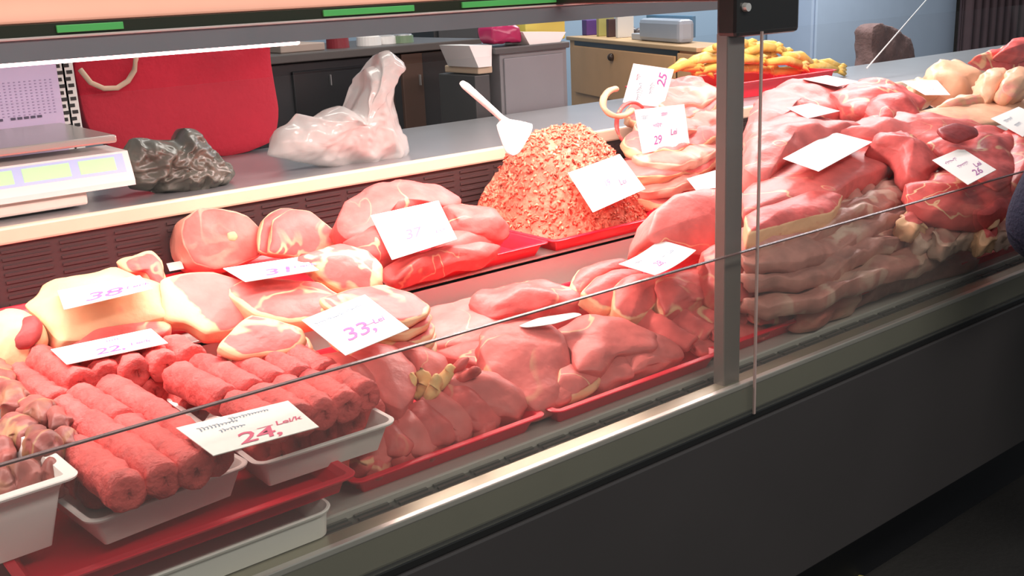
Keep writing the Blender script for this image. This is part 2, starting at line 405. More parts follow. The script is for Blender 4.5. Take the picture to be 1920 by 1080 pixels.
# ------------------------------------------------------------------ trays
def tray(name, x0, x1, y0, y1, z, h, mat, flare=0.012, rimw=0.008, rad=0.02, th=0.003, rz=0.0, tilt=0.0, seg=6, lip=0.0, **p):
    cx_, cy_ = (x0 + x1) / 2, (y0 + y1) / 2; W, D = (x1 - x0) / 2, (y1 - y0) / 2
    def loop(dx, zz):
        L = []; r = max(rad + dx, 0.004)
        for k, (sx, sy) in enumerate(((1, 1), (-1, 1), (-1, -1), (1, -1))):
            for i in range(seg + 1):
                an = PI / 2 * (k + i / seg)
                L.append((sx * (W + dx - r) + r * math.cos(an), sy * (D + dx - r) + r * math.sin(an), zz))
        return L
    loops = [loop(-flare - rimw, 0), loop(-rimw - flare * .3, h * .75), loop(-rimw, h), loop(0, h), loop(0.001, h - .002 - lip), loop(-rimw * .6, h - .003 - lip), loop(-rimw - flare * .3 + th, h * .7), loop(-flare - rimw + th, -0.0)]
    inner = [loop(-rimw - th, h - .0), loop(-rimw - flare * .4 - th, h * .75), loop(-flare - rimw - th - .004, th)]
    # outer shell up, over the rim, down the inside
    seq = [loop(-flare - rimw, 0), loop(-rimw - flare * .25, h * .8), loop(-rimw * .9, h - .004 - lip), loop(0, h - .004 - lip), loop(.001, h - .001), loop(-.001, h), loop(-rimw, h), loop(-rimw - flare * .3 - th, h * .72), loop(-flare - rimw - th - .003, th)]
    n = len(seq[0]); V = [q for l in seq for q in l]; F = [list(range(n))[::-1]]
    for i in range(len(seq) - 1):
        for k in range(n): F.append([i * n + k, i * n + (k + 1) % n, (i + 1) * n + (k + 1) % n, (i + 1) * n + k])
    F.append([(len(seq) - 1) * n + k for k in range(n)])
    R = Matrix.Rotation(rz, 4, 'Z') @ Matrix.Rotation(tilt, 4, 'X')
    V = [R @ Vector(q) + Vector((cx_, cy_, z)) for q in V]
    o = mesh_obj(name, V, F, mat, None, False)
    return setp(o, **p)
RT = 'red meat trays'
tray('meat_tray', 0.235, 0.70, 1.262, 1.86, 0.842, 0.030, RED, flare=.01, rimw=.012, label='red tray under the two foam trays of minced rolls', cat='tray', group=RT)
tray('meat_tray', -0.32, 0.222, 1.285, 1.86, 0.842, 0.024, RED, label='red tray at the left edge under the white tub', cat='tray', group=RT)
tray('meat_tray', 0.715, 1.100, 1.305, 1.90, 0.800, 0.034, RED, flare=.016, rimw=.012, label='red front tray with meat strips, right of the foam trays', cat='tray', group=RT)
tray('meat_tray', 1.112, 1.560, 1.296, 1.90, 0.800, 0.034, RED, flare=.016, rimw=.012, label='red front tray under the large smooth pork cuts', cat='tray', group=RT)
tray('meat_tray', 1.572, 1.945, 1.315, 1.90, 0.800, 0.034, RED, flare=.016, rimw=.012, label='red front tray just behind the dark post', cat='tray', group=RT)
tray('meat_tray', 1.985, 2.42, 1.33, 1.90, 0.800, 0.034, RED, flare=.016, rimw=.012, label='red tray under the front of the belly stack', cat='tray', group=RT)
tray('meat_tray', 2.44, 3.10, 1.30, 1.90, 0.800, 0.034, RED, flare=.016, rimw=.012, label='red tray at the right under the bony pieces', cat='tray', group=RT)
tray('meat_tray', 0.30, 0.80, 2.00, 2.375, 0.900, 0.035, RED, label='red back tray under the fat covered slab at left', cat='tray', group=RT)
tray('meat_tray', 0.81, 1.21, 2.00, 2.375, 0.900, 0.035, RED, label='red back tray under the round ham and the chops', cat='tray', group=RT)
tray('meat_tray', 1.22, 1.660, 1.935, 2.375, 0.900, 0.035, RED, flare=.016, rimw=.012, label='red back tray under the long beef tenderloins', cat='tray', group=RT)
tray('meat_tray', 1.668, 2.12, 1.930, 2.375, 0.900, 0.034, RED, flare=.016, rimw=.012, label='red back tray under the minced meat heap', cat='tray', group=RT)
# white box under the left tray
wb = tray('plastic_box', -0.4, 0.650, 1.245, 1.86, 0.800, 0.042, WPLAS, flare=.004, rimw=.004, rad=.03, label='white plastic box lying upside down under the left red trays', cat='box')

# foam trays
t1c = at_z(290, 850, 0.90)
a_ = at_z(168, 984, .915); b_ = at_z(474, 868, .915)
def foam(pa, pb, depth, h, z, **p):
    d = (pb - pa); W = d.length; rz = math.atan2(d.y, d.x); c = (pa + pb) / 2 + Vector((-math.sin(rz), math.cos(rz), 0)) * depth / 2
    return tray('foam_tray', c.x - W / 2, c.x + W / 2, c.y - depth / 2, c.y + depth / 2, z, h, FOAM, flare=.018, rimw=.007, rad=.022, rz=rz, **p)
foam(a_, b_, 0.36, 0.049, .866, label='white foam tray of minced rolls, the one beside the white tub', cat='tray', group='foam trays')
a2 = at_z(482, 874, .915); b2 = at_z(748, 788, .915)
foam(a2, b2, 0.36, 0.049, .866, label='white foam tray of minced rolls, right of the other foam tray', cat='tray', group='foam trays')

# minced rolls
SG = 'raw minced meat rolls'
R_ = 0.0265
def roll(p, q, z, where, z2=None, r=R_):
    A = at_z(p[0], p[1], z); B = at_z(q[0], q[1], z if z2 is None else z2)
    o = bar('minced_roll', A, B, r, MICI, rough=.22, nscale=55, label='raw meat roll, ' + where, cat='meat roll', group=SG)
    return o
zt = .952; zb = .910
roll((143, 846), (242, 928), zt, 'front left one on top in the tray beside the white tub')
roll((160, 795), (312, 902), zt, 'second on top from the white tub, longest in that foam tray')
roll((118, 768), (172, 812), zt, 'short one behind the front pair, against the offal tub')
roll((232, 800), (372, 886), zt, 'third on top from the tub, left of the big tag')
roll((148, 745), (236, 800), zt, 'lying behind the second one, in the middle of the left foam tray')
roll((204, 728), (302, 788), zt, 'lying behind the third one, left foam tray back right')
roll((292, 786), (408, 862), zt, 'half under the big handwritten tag in the left foam tray')
roll((140, 882), (192, 922), zb - .01, 'lower layer at the front left corner of the left foam tray')
roll((215, 888), (285, 912), zb - .01, 'lower layer at the front middle of the left foam tray')
roll((340, 848), (412, 872), zb - .01, 'lower layer at the front right of the left foam tray')
roll((380, 828), (430, 852), zb, 'lowest at the right corner of the left foam tray')
for i, (p, q) in enumerate([((53, 662), (152, 722)), ((24, 702), (113, 760)), ((150, 672), (203, 708)), ((210, 668), (258, 700)), ((270, 662), (314, 690)), ((322, 652), (362, 678))]):
    where = ['long one left of the lower left tag, dark end showing', 'long one below the left end of the lower left tag', 'first dark end under the lower left tag', 'second dark end under the lower left tag', 'third dark end under the lower left tag', 'fourth and last dark end right under the lower left tag'][i]
    roll(p, q, .965 if i != 1 else .945, where)
roll((232, 712), (292, 735), .925, 'in the lower layer beneath the dark ends under the tag')
roll((302, 700), (350, 722), .925, 'lower layer at the left rear corner of the right foam tray')
roll((60, 745), (140, 800), .915, 'low one next to the offal, behind the tub')
# right foam tray: five slanting rows, two pieces each, and a lower layer
starts = [(330, 706), (378, 688), (428, 672), (478, 662), (530, 662)]
ords = ['first', 'second', 'third', 'fourth', 'fifth']
for i, (sx, sy) in enumerate(starts):
    e = [(545, 812), (592, 800), (632, 788), (672, 774), (712, 756)][i]
    m = ((sx * .52 + e[0] * .48), (sy * .52 + e[1] * .48))
    g = (e[0] - sx) / 260
    roll((sx, sy), (m[0] - 4, m[1] - 2), zt + .008, 'rear piece of the %s slanting row in the right foam tray' % ords[i])
    roll((m[0] + 6, m[1] + 3), (e[0] - 22, e[1] - 10), zt + .002, 'front piece of the %s slanting row in the right foam tray' % ords[i])
for i, (p, q) in enumerate([((318, 738), (372, 770)), ((462, 820), (505, 846)), ((515, 808), (560, 830)), ((568, 796), (612, 814)), ((620, 780), (662, 798)), ((664, 764), (702, 780))]):
    where = ['lower layer at the left edge of the right foam tray', 'lower layer, first from left along the front of the right foam tray', 'lower layer, second along the front rim of the right foam tray', 'lower layer, third along the front rim of the right foam tray', 'lower layer, fourth along the front rim of the right foam tray', 'lower layer, in the right front corner of the right foam tray'][i]
    roll(p, q, zb - .008, where)

# white tub with offal at the left edge
pa = at_z(-150, 985, .975); pb = at_z(152, 888, .975)
d = pb - pa; rz = math.atan2(d.y, d.x); c = (pa + pb) / 2 + Vector((-math.sin(rz), math.cos(rz), 0)) * .13
tray('food_tub', c.x - d.length / 2, c.x + d.length / 2, c.y - .13, c.y + .13, .874, .10, WPLAS, flare=.022, rimw=.016, rad=.018, rz=rz, label='white plastic tub of dark offal at the left edge', cat='tub')
OG = 'offal pieces in the white tub'
offal = [((-10, 700, 34, 40), 'dark one at the very left edge, topmost'), ((20, 735, 30, 22), 'brown green one just below the dark topmost'), ((70, 765, 34, 20), 'pinkish one in the middle of the tub'), ((30, 800, 42, 22), 'grey one along the left edge, lower down'),
         ((110, 785, 28, 18), 'grey brown one next to the minced rolls'), ((75, 825, 36, 20), 'pink one above the glass edge'), ((122, 822, 26, 14), 'pink flat one touching the minced rolls'), ((50, 885, 34, 22), 'tan one seen below the glass edge, left'), ((95, 880, 26, 20), 'tan one seen below the glass edge, right'), ((8, 900, 26, 24), 'dark one seen below the glass edge at the left'), ((5, 850, 30, 24), 'dark one at the left edge just above the glass edge')]
for i, ((x, y, w, h), l) in enumerate(offal):
    pts = []
    for k in range(9):
        an = 2 * PI * k / 9; rr = 1 + .25 * random.uniform(-1, 1)
        pts.append((x + w * rr * math.cos(an), y + h * rr * math.sin(an)))
    cut('offal_piece', pts, (x, y), (.955 if y > 840 else .972) + .004 * (i % 3), .03, OFFAL, dome=.014, bump=.007, bscale=32, label='offal piece in the tub, ' + l, cat='offal', group=OG)

# ------------------------------------------------------------------ price tags
def tag(px, z, lines, label, a=0.0, b=0.0, anchor=None, curl=0.0, mat=PAPER):
    """card from its four corners (top-left, top-right, bottom-right, bottom-left as read) with handwriting"""
    pl = Plane(at_z(*(anchor or px[0]), z), a, b)
    Q = [pl.hit(*q) for q in px]
    n = pl.n
    def S(u, v, h=0):
        p = (Q[3] * (1 - u) + Q[2] * u) * (1 - v) + (Q[0] * (1 - u) + Q[1] * u) * v
        return p + n * (h + curl * (4 * (u - .5) ** 2) )
    V = []; F = []; G = 10
    for side in (0, 1):
        for j in range(G + 1):
            for i in range(G + 1): V.append(S(i / G, j / G, 0 if side == 0 else -.0012))
    m = (G + 1) ** 2
    for j in range(G):
        for i in range(G):
            a0 = j * (G + 1) + i
            F.append([a0, a0 + 1, a0 + G + 2, a0 + G + 1]); F.append([m + a0, m + a0 + G + 1, m + a0 + G + 2, m + a0 + 1])
    for i in range(G):
        for (p, q) in ((i, i + 1), (G * (G + 1) + i, G * (G + 1) + i + 1), (i * (G + 1), (i + 1) * (G + 1)), (i * (G + 1) + G, (i + 1) * (G + 1) + G)):
            F.append([p, q, q + m, p + m])
    o = mesh_obj('price_tag', V, F, mat, None, False)
    setp(o, label, 'price tag', 'handwritten price tags')
    for (txt, u0, v0, hgt, mt) in lines:
        wid = (Q[2] - Q[3]).length; hei = (Q[0] - Q[3]).length; asp = hei / wid
        VV = []; FF = []
        if txt.startswith('~'):       # an illegible handwritten word: a cursive wave
            L = len(txt) * hgt * asp * .5; K = len(txt) * 10; prev = None; sd = random.random() * 9
            for k in range(K + 1):
                t = k / K; ww = noise.noise(Vector((t * len(txt) * 1.1, sd, 0)))
                u = u0 + L * t + hgt * asp * .12 * math.sin(k * 1.15); v = v0 + hgt * (.45 + .38 * math.sin(k * 1.15 + 1.1) * (.7 + ww))
                for e in (-1, 1): VV.append(S(u + e * .0035, v + e * .007, .0006))
                if k: FF.append([2 * k - 2, 2 * k - 1, 2 * k + 1, 2 * k])
        else:
            cu = bpy.data.curves.new('w', 'FONT'); cu.body = txt; cu.size = 1; cu.shear = .25; cu.space_character = .9; cu.resolution_u = 2; cu.offset = .008
            ob = bpy.data.objects.new('w', cu); C.objects.link(ob); bpy.context.view_layer.update()
            me = bpy.data.meshes.new_from_object(ob)
            VV = [S(u0 + v.co.x * hgt * asp, v0 + v.co.y * hgt, .0006) for v in me.vertices]
            FF = [list(p.vertices) for p in me.polygons]
            bpy.data.objects.remove(ob); bpy.data.meshes.remove(me)
        if FF: mesh_obj('handwriting', VV, FF, mt, o, False)
    return o
P_, B_, R1 = INKP, INKB, INKR
TAGS = [
 ([(108, 545), (262, 516), (286, 541), (120, 580)], 1.075, [('~~~~~', .12, .70, .2, B_), ('38', .22, .12, .55, P_), ('— Lei/k', .52, .30, .2, P_)], 'narrow white price tag on the fat covered slab at left', .0),
 ([(95, 655), (283, 616), (315, 643), (125, 683)], 1.0, [('~~~~', .15, .7, .2, B_), ('~~~', .5, .72, .16, P_), ('22,', .3, .15, .45, P_), ('— Lei/k', .52, .28, .2, P_)], 'white price tag over the dark ends of the minced rolls', .0),
 ([(418, 503), (565, 481), (598, 506), (460, 528)], 1.08, [('~~~~~', .15, .66, .2, B_), ('31', .3, .15, .5, P_), ('— Lei/k', .52, .32, .2, P_)], 'narrow white price tag on the chops below the round ham', .0),
 ([(566, 600), (684, 552), (767, 616), (648, 666)], .995, [('~~~~~~', .08, .72, .13, B_), ('~~~~', .55, .74, .12, B_), ('33,', .18, .22, .38, P_), ('—Lei', .52, .34, .15, P_)], 'square white price tag leaning on the chops above the front steaks', .12),
 ([(330, 802), (540, 751), (598, 800), (400, 854)], .992, [('~~~~~~', .12, .70, .14, B_), ('~~~~~~~', .42, .80, .12, B_), ('~~~~', .25, .52, .13, B_), ('24,', .27, .08, .44, R1), ('— Lei/k', .52, .34, .17, R1)], 'big white price tag reading 24 Lei on the foam trays of minced rolls', .0),
 ([(695, 404), (822, 376), (857, 448), (735, 487)], 1.075, [('~~~~', .2, .66, .14, B_), ('37', .3, .3, .3, P_), ('Lei', .74, .26, .16, P_)], 'white price tag on the long beef tenderloins', .5),
 ([(1065, 324), (1162, 289), (1210, 354), (1112, 398)], 1.10, [('~~~~', .15, .62, .14, B_), ('19', .42, .4, .2, P_), ('Lei', .66, .3, .2, R1)], 'white price tag stuck in the minced meat heap', .9),
 ([(1168, 192), (1188, 119), (1264, 130), (1243, 202)], 1.20, [('~~~~', .1, .6, .17, B_), ('~~~', .3, .34, .15, B_), ('25', .5, .12, .3, P_), ('~~', .6, .75, .12, R1)], 'upright white price tag at the top of the bacon pile', 4.0),
 ([(1190, 206), (1283, 195), (1293, 270), (1205, 288)], 1.13, [('~~~', .1, .74, .13, B_), ('~~~', .5, .76, .12, P_), ('~~~~', .3, .52, .13, P_), ('29', .25, .15, .28, P_), ('Lei', .62, .3, .2, P_)], 'cream price tag below the upright one on the bacon pile', 2.5),
 ([(1160, 500), (1237, 454), (1305, 474), (1228, 521)], .975, [('~~~~~', .15, .68, .14, B_), ('28,', .3, .25, .3, P_), ('— Lei', .58, .42, .22, B_)], 'curled white price tag lying on the steaks left of the post', .0),
 ([(1288, 335), (1345, 318), (1345, 352), (1305, 356)], 1.02, [], 'white price tag half hidden by the dark post', .3),
 ([(1468, 297), (1562, 247), (1636, 266), (1535, 321)], 1.085, [], 'large blank looking white price tag on the pork right of the post', .1),
 ([(1748, 300), (1803, 277), (1868, 318), (1815, 346)], 1.06, [('~~~~', .15, .68, .15, P_), ('~~~~', .3, .45, .14, P_), ('26', .4, .1, .25, P_), ('Lei', .65, .3, .18, P_)], 'diamond lying white price tag above the bony pieces at right', .1),
 ([(1858, 222), (1910, 200), (1960, 222), (1918, 256)], 1.06, [('~~~~', .15, .6, .17, B_), ('~~~', .2, .3, .17, B_)], 'cream price tag cut by the right edge of the photo', .1),
 ([(1475, 202), (1520, 193), (1575, 208), (1515, 222)], 1.11, [], 'pinkish price tag lying on the dim meat behind the large blank tag', .1),
 ([(1505, 148), (1550, 141), (1612, 153), (1570, 162)], 1.19, [], 'pinkish price tag at the back of the pile near the yellow feet', .1),
 ([(1690, 152), (1757, 150), (1782, 178), (1735, 178)], 1.17, [('~~~', .2, .6, .17, B_), ('~~', .3, .2, .3, B_)], 'cream price tag in front of the pale chicken pieces', .3),
 ([(312, 494), (340, 489), (345, 503), (318, 508)], 1.03, [], 'tiny white tag corner between the rib end and the round ham', .3),
]

# ------------------------------------------------------------------ meat, back left
def M_(name, px, anchor, g, th, mat, label, cat='meat', group=None, **k):
    return cut(name, px, anchor, g, th, mat, label=label, cat=cat, group=group, **k)
h = M_('ham', [(345, 412), (370, 394), (420, 390), (465, 406), (492, 436), (495, 465), (482, 484), (440, 497), (400, 503), (366, 492), (345, 458)], (420, 503), .955, .11, HAM,
       'round cut ham with pale veins standing at the back, against the dark panel', a=2.4, dome=.006, rim=.05, edgefat=.8)
pl = Plane(at_z(420, 503, .955), 2.4)
slab('bone', [pl.hit(*q) + pl.n * .009 for q in [(425, 440), (437, 436), (444, 446), (438, 455), (427, 452)]], pl.n, .004, FATM, dome=.003, parent=h, N=20, rings=4)['label'] = 'small pale bone in the cut face'
M_('pork_slab', [(52, 572), (80, 532), (130, 512), (215, 500), (245, 512), (300, 536), (314, 588), (250, 606), (180, 624), (112, 642), (85, 610)], (120, 640), .99, .05, FATM,
   'thick cream fat covered pork slab at the back left', a=.45, dome=.022, bump=.008)
M_('pork_slab', [(95, 612), (180, 622), (250, 606), (314, 588), (320, 612), (300, 628), (200, 652), (120, 650)], (200, 652), .97, .045, PORK, 'red lean cut under the cream fat covered slab', a=.3, dome=.012)
M_('rib_end', [(226, 492), (250, 478), (285, 472), (306, 488), (314, 520), (306, 556), (288, 540), (270, 515), (240, 512)], (300, 556), .965, .05, PORK, 'bony rib end with cream border behind the left tag', a=1.6, dome=.014, rim=.28, bump=.008)
h = M_('shank', [(-30, 600), (10, 578), (48, 580), (78, 602), (92, 640), (70, 672), (40, 692), (0, 702), (-35, 680)], (40, 692), .96, .08, FATM, 'cream skinned shank cut by the left edge of the photo', a=1.0, dome=.03)
pl = Plane(at_z(40, 692, .96), 1.0)
slab('cut_end', [pl.hit(*q) + pl.n * .024 for q in [(24, 640), (38, 612), (62, 604), (78, 618), (74, 645), (55, 665), (30, 668), (18, 655)]], pl.n, .012, MARROW, dome=.006, parent=h, rings=6, N=32)['label'] = 'dark red hollow end'
CG = 'raw pork chops'
for i in range(2):
    M_('pork_chop', [(506, 470), (514, 412), (545, 391), (582, 396), (615, 420), (652, 456), (636, 474), (604, 470), (560, 482), (530, 478)], (560, 482), .965, .022, PORK,
       ['pork chop with a small fat eye, standing between ham and tenderloins', 'pork chop hidden mostly behind the one with the fat eye'][i], 'pork chop', CG, a=1.7, off=(-.012 * i, .03 * i, 0), dome=.006, rim=.07)
M_('pork_chop', [(560, 480), (640, 456), (690, 468), (716, 500), (720, 530), (690, 546), (640, 544), (600, 516)], (660, 545), .975, .03, PORK, 'chop with cream fat patches right of the narrow chop tag', 'pork chop', CG, a=.8, dome=.012, side=(.9, -.6, -.4), sidew=.14)
M_('pork_chop', [(420, 540), (470, 520), (540, 524), (600, 530), (645, 556), (620, 590), (548, 604), (480, 590)], (540, 604), .965, .035, PORK, 'wide fat striped chop below the narrow chop tag', 'pork chop', CG, a=.35, dome=.012, rim=.12)
M_('pork_chop', [(305, 522), (330, 510), (400, 506), (452, 522), (500, 556), (522, 582), (470, 592), (430, 618), (388, 628), (350, 604), (308, 594)], (388, 628), .955, .035, PALE, 'large chop with a broad cream fat side, right of the fat slab', 'pork chop', CG, a=.75, dome=.008, side=(-.95, -.3, 0), sidew=.3, rim=.06)
def chopstack(px, anchor, g, n, off, th, lab, **k):
    for i in range(n):
        M_('pork_chop', px, anchor, g, th, PORK, lab % ['topmost', 'second', 'third', 'fourth', 'fifth', 'lowest'][i if i < n - 1 else 5], 'pork chop', CG, off=tuple(q * i for q in off), **k)
chopstack([(408, 650), (440, 612), (472, 590), (520, 596), (566, 612), (575, 634), (548, 655), (500, 662), (450, 668)], (500, 665), .985, 4, (.012, .004, -.022), .018, '%s rib chop of the stack between the foam trays and the square tag', a=.45, dome=.005, rim=.18)
chopstack([(600, 560), (690, 536), (722, 530), (766, 548), (806, 570), (800, 588), (760, 606), (700, 600), (640, 590)], (760, 606), .985, 5, (.004, .002, -.02), .017, '%s chop of the thick stack right of the square tag', a=.25, dome=.004, rim=.1)
# steaks under the square tag
for i, (px, an, l) in enumerate([
    ([(560, 700), (590, 668), (640, 655), (690, 660), (716, 690), (722, 735), (690, 765), (640, 738), (600, 722)], (690, 765), 'left folded steak in front of the square tag'),
    ([(640, 668), (690, 646), (740, 650), (775, 680), (782, 720), (755, 764), (720, 748), (690, 706)], (755, 764), 'middle folded steak in front of the square tag'),
    ([(700, 652), (745, 636), (800, 652), (838, 674), (842, 706), (812, 730), (784, 706), (760, 672)], (812, 730), 'right folded steak in front of the square tag')]):
    M_('steak', px, an, .905 - .004 * i, .05, PALE, l, 'steak', 'folded steaks', a=.35, dome=.02, side=(-.4, .9, 0), sidew=.07)
    # golden fat tails hanging from the steaks
FG = 'golden fat tails'
for (p, q, l) in [((768, 700), (776, 752), 'shortest, at the left of the bunch'), ((796, 688), (786, 748), 'upright, second in the bunch'), ((822, 700), (800, 758), 'thick slanting one in the middle of the bunch'), ((842, 684), (818, 742), 'fourth, right of the thick slanting one'), ((876, 672), (838, 716), 'pinkish one at the right of the bunch'), ((892, 690), (856, 722), 'last, tucked behind the meat strips')]:
    A = at_z(*p, .93); B = at_z(*q, .88)
    tube('fat_tail', [A.lerp(B, i_ / 8) + Vector((.006 * math.sin(i_ * .8 + p[0]), 0, 0)) for i_ in range(9)], [.004, .010, .013, .014, .015, .014, .012, .008, .003], GOLDF if p[0] < 850 else PORK, rough=.4, flat=.7, label='golden fat trimmed tail of meat, ' + l, cat='meat', group=FG)
# strips on the second front tray
strips = [((694, 838), (700, 888), .015), ((722, 824), (752, 872), .017), ((750, 806), (790, 858), .018), ((778, 792), (826, 845), .019), ((808, 778), (858, 834), .02), ((838, 762), (888, 816), .021), ((866, 744), (915, 806), .022), ((896, 728), (948, 798), .024), ((925, 716), (978, 790), .025), ((955, 712), (1006, 784), .023)]
sl = ['first from the left, at the tray corner', 'second from the left', 'third from the left', 'fourth from the left', 'fifth from the left', 'sixth from the left', 'seventh from the left', 'eighth from the left, broad', 'ninth from the left, broad', 'last at the right end by the smooth cut']
STG = 'pork strips in the red front tray'
strips = [[(868, 728), (905, 704), (962, 710), (1012, 738), (1026, 765), (1002, 796), (950, 792), (900, 765)],
 [(850, 745), (880, 722), (925, 740), (965, 775), (962, 806), (925, 816), (880, 790)], [(815, 762), (850, 742), (890, 765), (925, 800), (917, 826), (885, 834), (840, 800)],
 [(785, 775), (820, 760), (860, 790), (885, 820), (872, 846), (840, 852), (800, 815)], [(760, 790), (790, 775), (830, 805), (850, 835), (836, 863), (800, 864), (770, 830)],
 [(730, 805), (765, 795), (800, 830), (812, 856), (796, 877), (765, 874), (738, 840)], [(700, 825), (735, 812), (765, 842), (772, 868), (750, 890), (715, 887), (698, 855)],
 [(688, 842), (706, 832), (722, 850), (730, 878), (716, 896), (696, 888)]]
sl = ['broadest, at the right end by the smooth cut', 'second from the right', 'third from the right', 'fourth from the right', 'fifth from the right', 'sixth from the right', 'seventh from the right', 'last at the left tray corner']
for i, (px, l) in enumerate(zip(strips, sl)):
    lo = max(px, key=lambda q_: q_[1])
    M_('meat_strip', px, lo, .858 - .002 * i, .035, (PALE if i % 2 == 0 else PORK), 'pork strip in the red front tray, ' + l, 'meat strip', STG, a=.75, dome=.012, bump=.005, bscale=22, side=(-.6, -.7, .3), sidew=.03)
for i, (x, y) in enumerate([(735, 888), (785, 870), (835, 850), (885, 830), (935, 812)]):
    M_('meat_strip', [(x - 28, y - 4), (x - 8, y - 24), (x + 22, y - 26), (x + 30, y - 8), (x + 8, y + 10), (x - 16, y + 8)], (x, y + 10), .846, .02, PORK, 'low offcut at the front rim under the pork strips, %s from the left' % ords[i], 'meat strip', STG, dome=.012, bump=.005, bscale=24)

# ------------------------------------------------------------------ middle front
M_('flat_steak', [(806, 574), (850, 566), (900, 548), (960, 540), (1030, 545), (1090, 556), (1118, 580), (1060, 592), (1000, 604), (950, 622), (885, 642), (812, 644)], (885, 642), .868, .04, PALE, 'large flat smooth cut lying left below the white step', a=.18, dome=.012)
M_('flat_steak', [(880, 566), (905, 545), (960, 527), (1030, 528), (1092, 548), (1085, 572), (1020, 580), (960, 585), (915, 588)], (960, 588), .895, .03, BEEF, 'red steak folded on top of the large flat cut', a=.22, dome=.02, bump=.01)
M_('flat_steak', [(812, 640), (860, 625), (930, 632), (930, 668), (905, 690), (850, 672), (815, 660)], (905, 690), .848, .03, BEEF, 'dim red cut between the golden tails and the large smooth cut', a=.1, dome=.01)
LG = 'large smooth pork cuts in the red front tray'
big = [
 ([(922, 655), (930, 622), (960, 610), (1045, 610), (1085, 636), (1094, 690), (1098, 738), (1070, 766), (1030, 778), (985, 745), (935, 705)], (1030, 778), .868, .055, .5, 'largest flat faced one, with a cream left edge', dict(side=(-.98, -.1, 0), sidew=.06)),
 ([(1046, 614), (1085, 592), (1122, 584), (1180, 600), (1236, 622), (1222, 652), (1160, 662), (1128, 692), (1086, 690), (1070, 652)], (1128, 692), .88, .05, .3, 'smooth one in the middle behind the largest', {}),
 ([(1180, 604), (1240, 622), (1300, 645), (1306, 668), (1262, 694), (1204, 700), (1184, 660)], (1250, 694), .872, .05, .4, 'right one with folded edge', {}),
 ([(1080, 700), (1110, 688), (1150, 700), (1162, 722), (1130, 748), (1090, 756), (1070, 735)], (1110, 752), .848, .03, .5, 'small cream edged fold at the front', dict(rim=.2)),
 ([(1092, 700), (1132, 668), (1180, 662), (1204, 690), (1206, 714), (1160, 728), (1112, 722)], (1160, 728), .852, .035, .5, 'small round lump at the front right', {}),
 ([(1200, 690), (1240, 676), (1290, 672), (1300, 684), (1262, 704), (1216, 712)], (1250, 706), .846, .03, .4, 'small dim lump at the right end', {}),
 ([(1040, 740), (1062, 720), (1090, 728), (1100, 748), (1080, 764), (1050, 764)], (1070, 765), .842, .025, .4, 'tiny dark offcut at the front rim', {}),
]
for px, an, g, th, a, l, k in big: M_('pork_cut', px, an, g, th, PALE, 'large pork cut, ' + l, 'pork cut', LG, a=a, dome=.012 if len(px) > 8 else .008, bump=.007, **k)
M_('price_tag', [(975, 610), (1010, 596), (1075, 586), (1090, 590), (1040, 606), (990, 613)], (990, 613), .93, .002, PAPER, 'white tag edge tucked behind the large smooth pork cut', 'price tag', 'handwritten price tags', dome=0, bump=0)
RG = 'round red steaks by the curled tag'
for px, an, g, l in [([(1070, 532), (1085, 508), (1130, 488), (1172, 486), (1180, 506), (1140, 526), (1110, 548), (1080, 552)], (1080, 552), .90, 'outer left one, dark red'),
                  ([(1092, 548), (1120, 518), (1165, 502), (1205, 512), (1212, 540), (1180, 574), (1130, 578)], (1130, 578), .905, 'inner one with fat edge'),
                  ([(1150, 540), (1180, 515), (1230, 515), (1250, 540), (1222, 580), (1180, 600), (1150, 580)], (1180, 600), .89, 'lump below the curled tag')]:
    M_('round_steak', px, an, g, .04, BEEF if 'dark' in l else PORK, 'round steak, ' + l, 'steak', RG, a=.5, dome=.018, rim=.1)
M_('pork_chunk', [(1225, 540), (1250, 512), (1300, 502), (1345, 512), (1350, 552), (1300, 566), (1250, 580)], (1250, 580), .90, .05, PORK, 'wide pork chunk between the curled tag and the post', 'meat', a=.4, dome=.02, bump=.01)
M_('pork_chunk', [(1320, 470), (1400, 450), (1440, 480), (1440, 540), (1380, 560), (1330, 530)], (1380, 560), .91, .06, PORK, 'pork chunk behind the post, right of the wide chunk', 'meat', a=.5, dome=.02, bump=.01)
for i, (p, q) in enumerate([((1190, 588), (1298, 648)), ((1218, 572), (1330, 630)), ((1248, 562), (1368, 614)), ((1290, 556), (1405, 600)), ((1300, 655), (1400, 645)), ((1330, 625), (1440, 618)), ((1395, 560), (1490, 592)), ((1400, 590), (1502, 606)), ((1405, 620), (1470, 632))]):
    l = ['nearest the large cuts', 'second from the large cuts', 'third from the large cuts', 'fourth, passing behind the post', 'low front one reaching the post', 'low one crossing behind the post', 'first right of the post', 'second right of the post, at the tray end', 'last right of the post, on the red rim'][i]
    A = at_z(*p, .885 - .008 * (i > 3)); B = at_z(*q, .858)
    for E_ in (A, B):
        z_ = E_.z
        while E_.y < 1.35 and z_ > .826:
            z_ -= .003; E_[:] = at_z(*(p if E_ is A else q), z_)
        if E_.y < 1.35: E_.y = 1.35
    bar('meat_slice', A, B, .026, PORK, rough=.35, nscale=24, flat=.42, up=(-.5, -.3, .8), label='thin pork slice, ' + l, cat='meat slice', group='thin pork slices by the post')

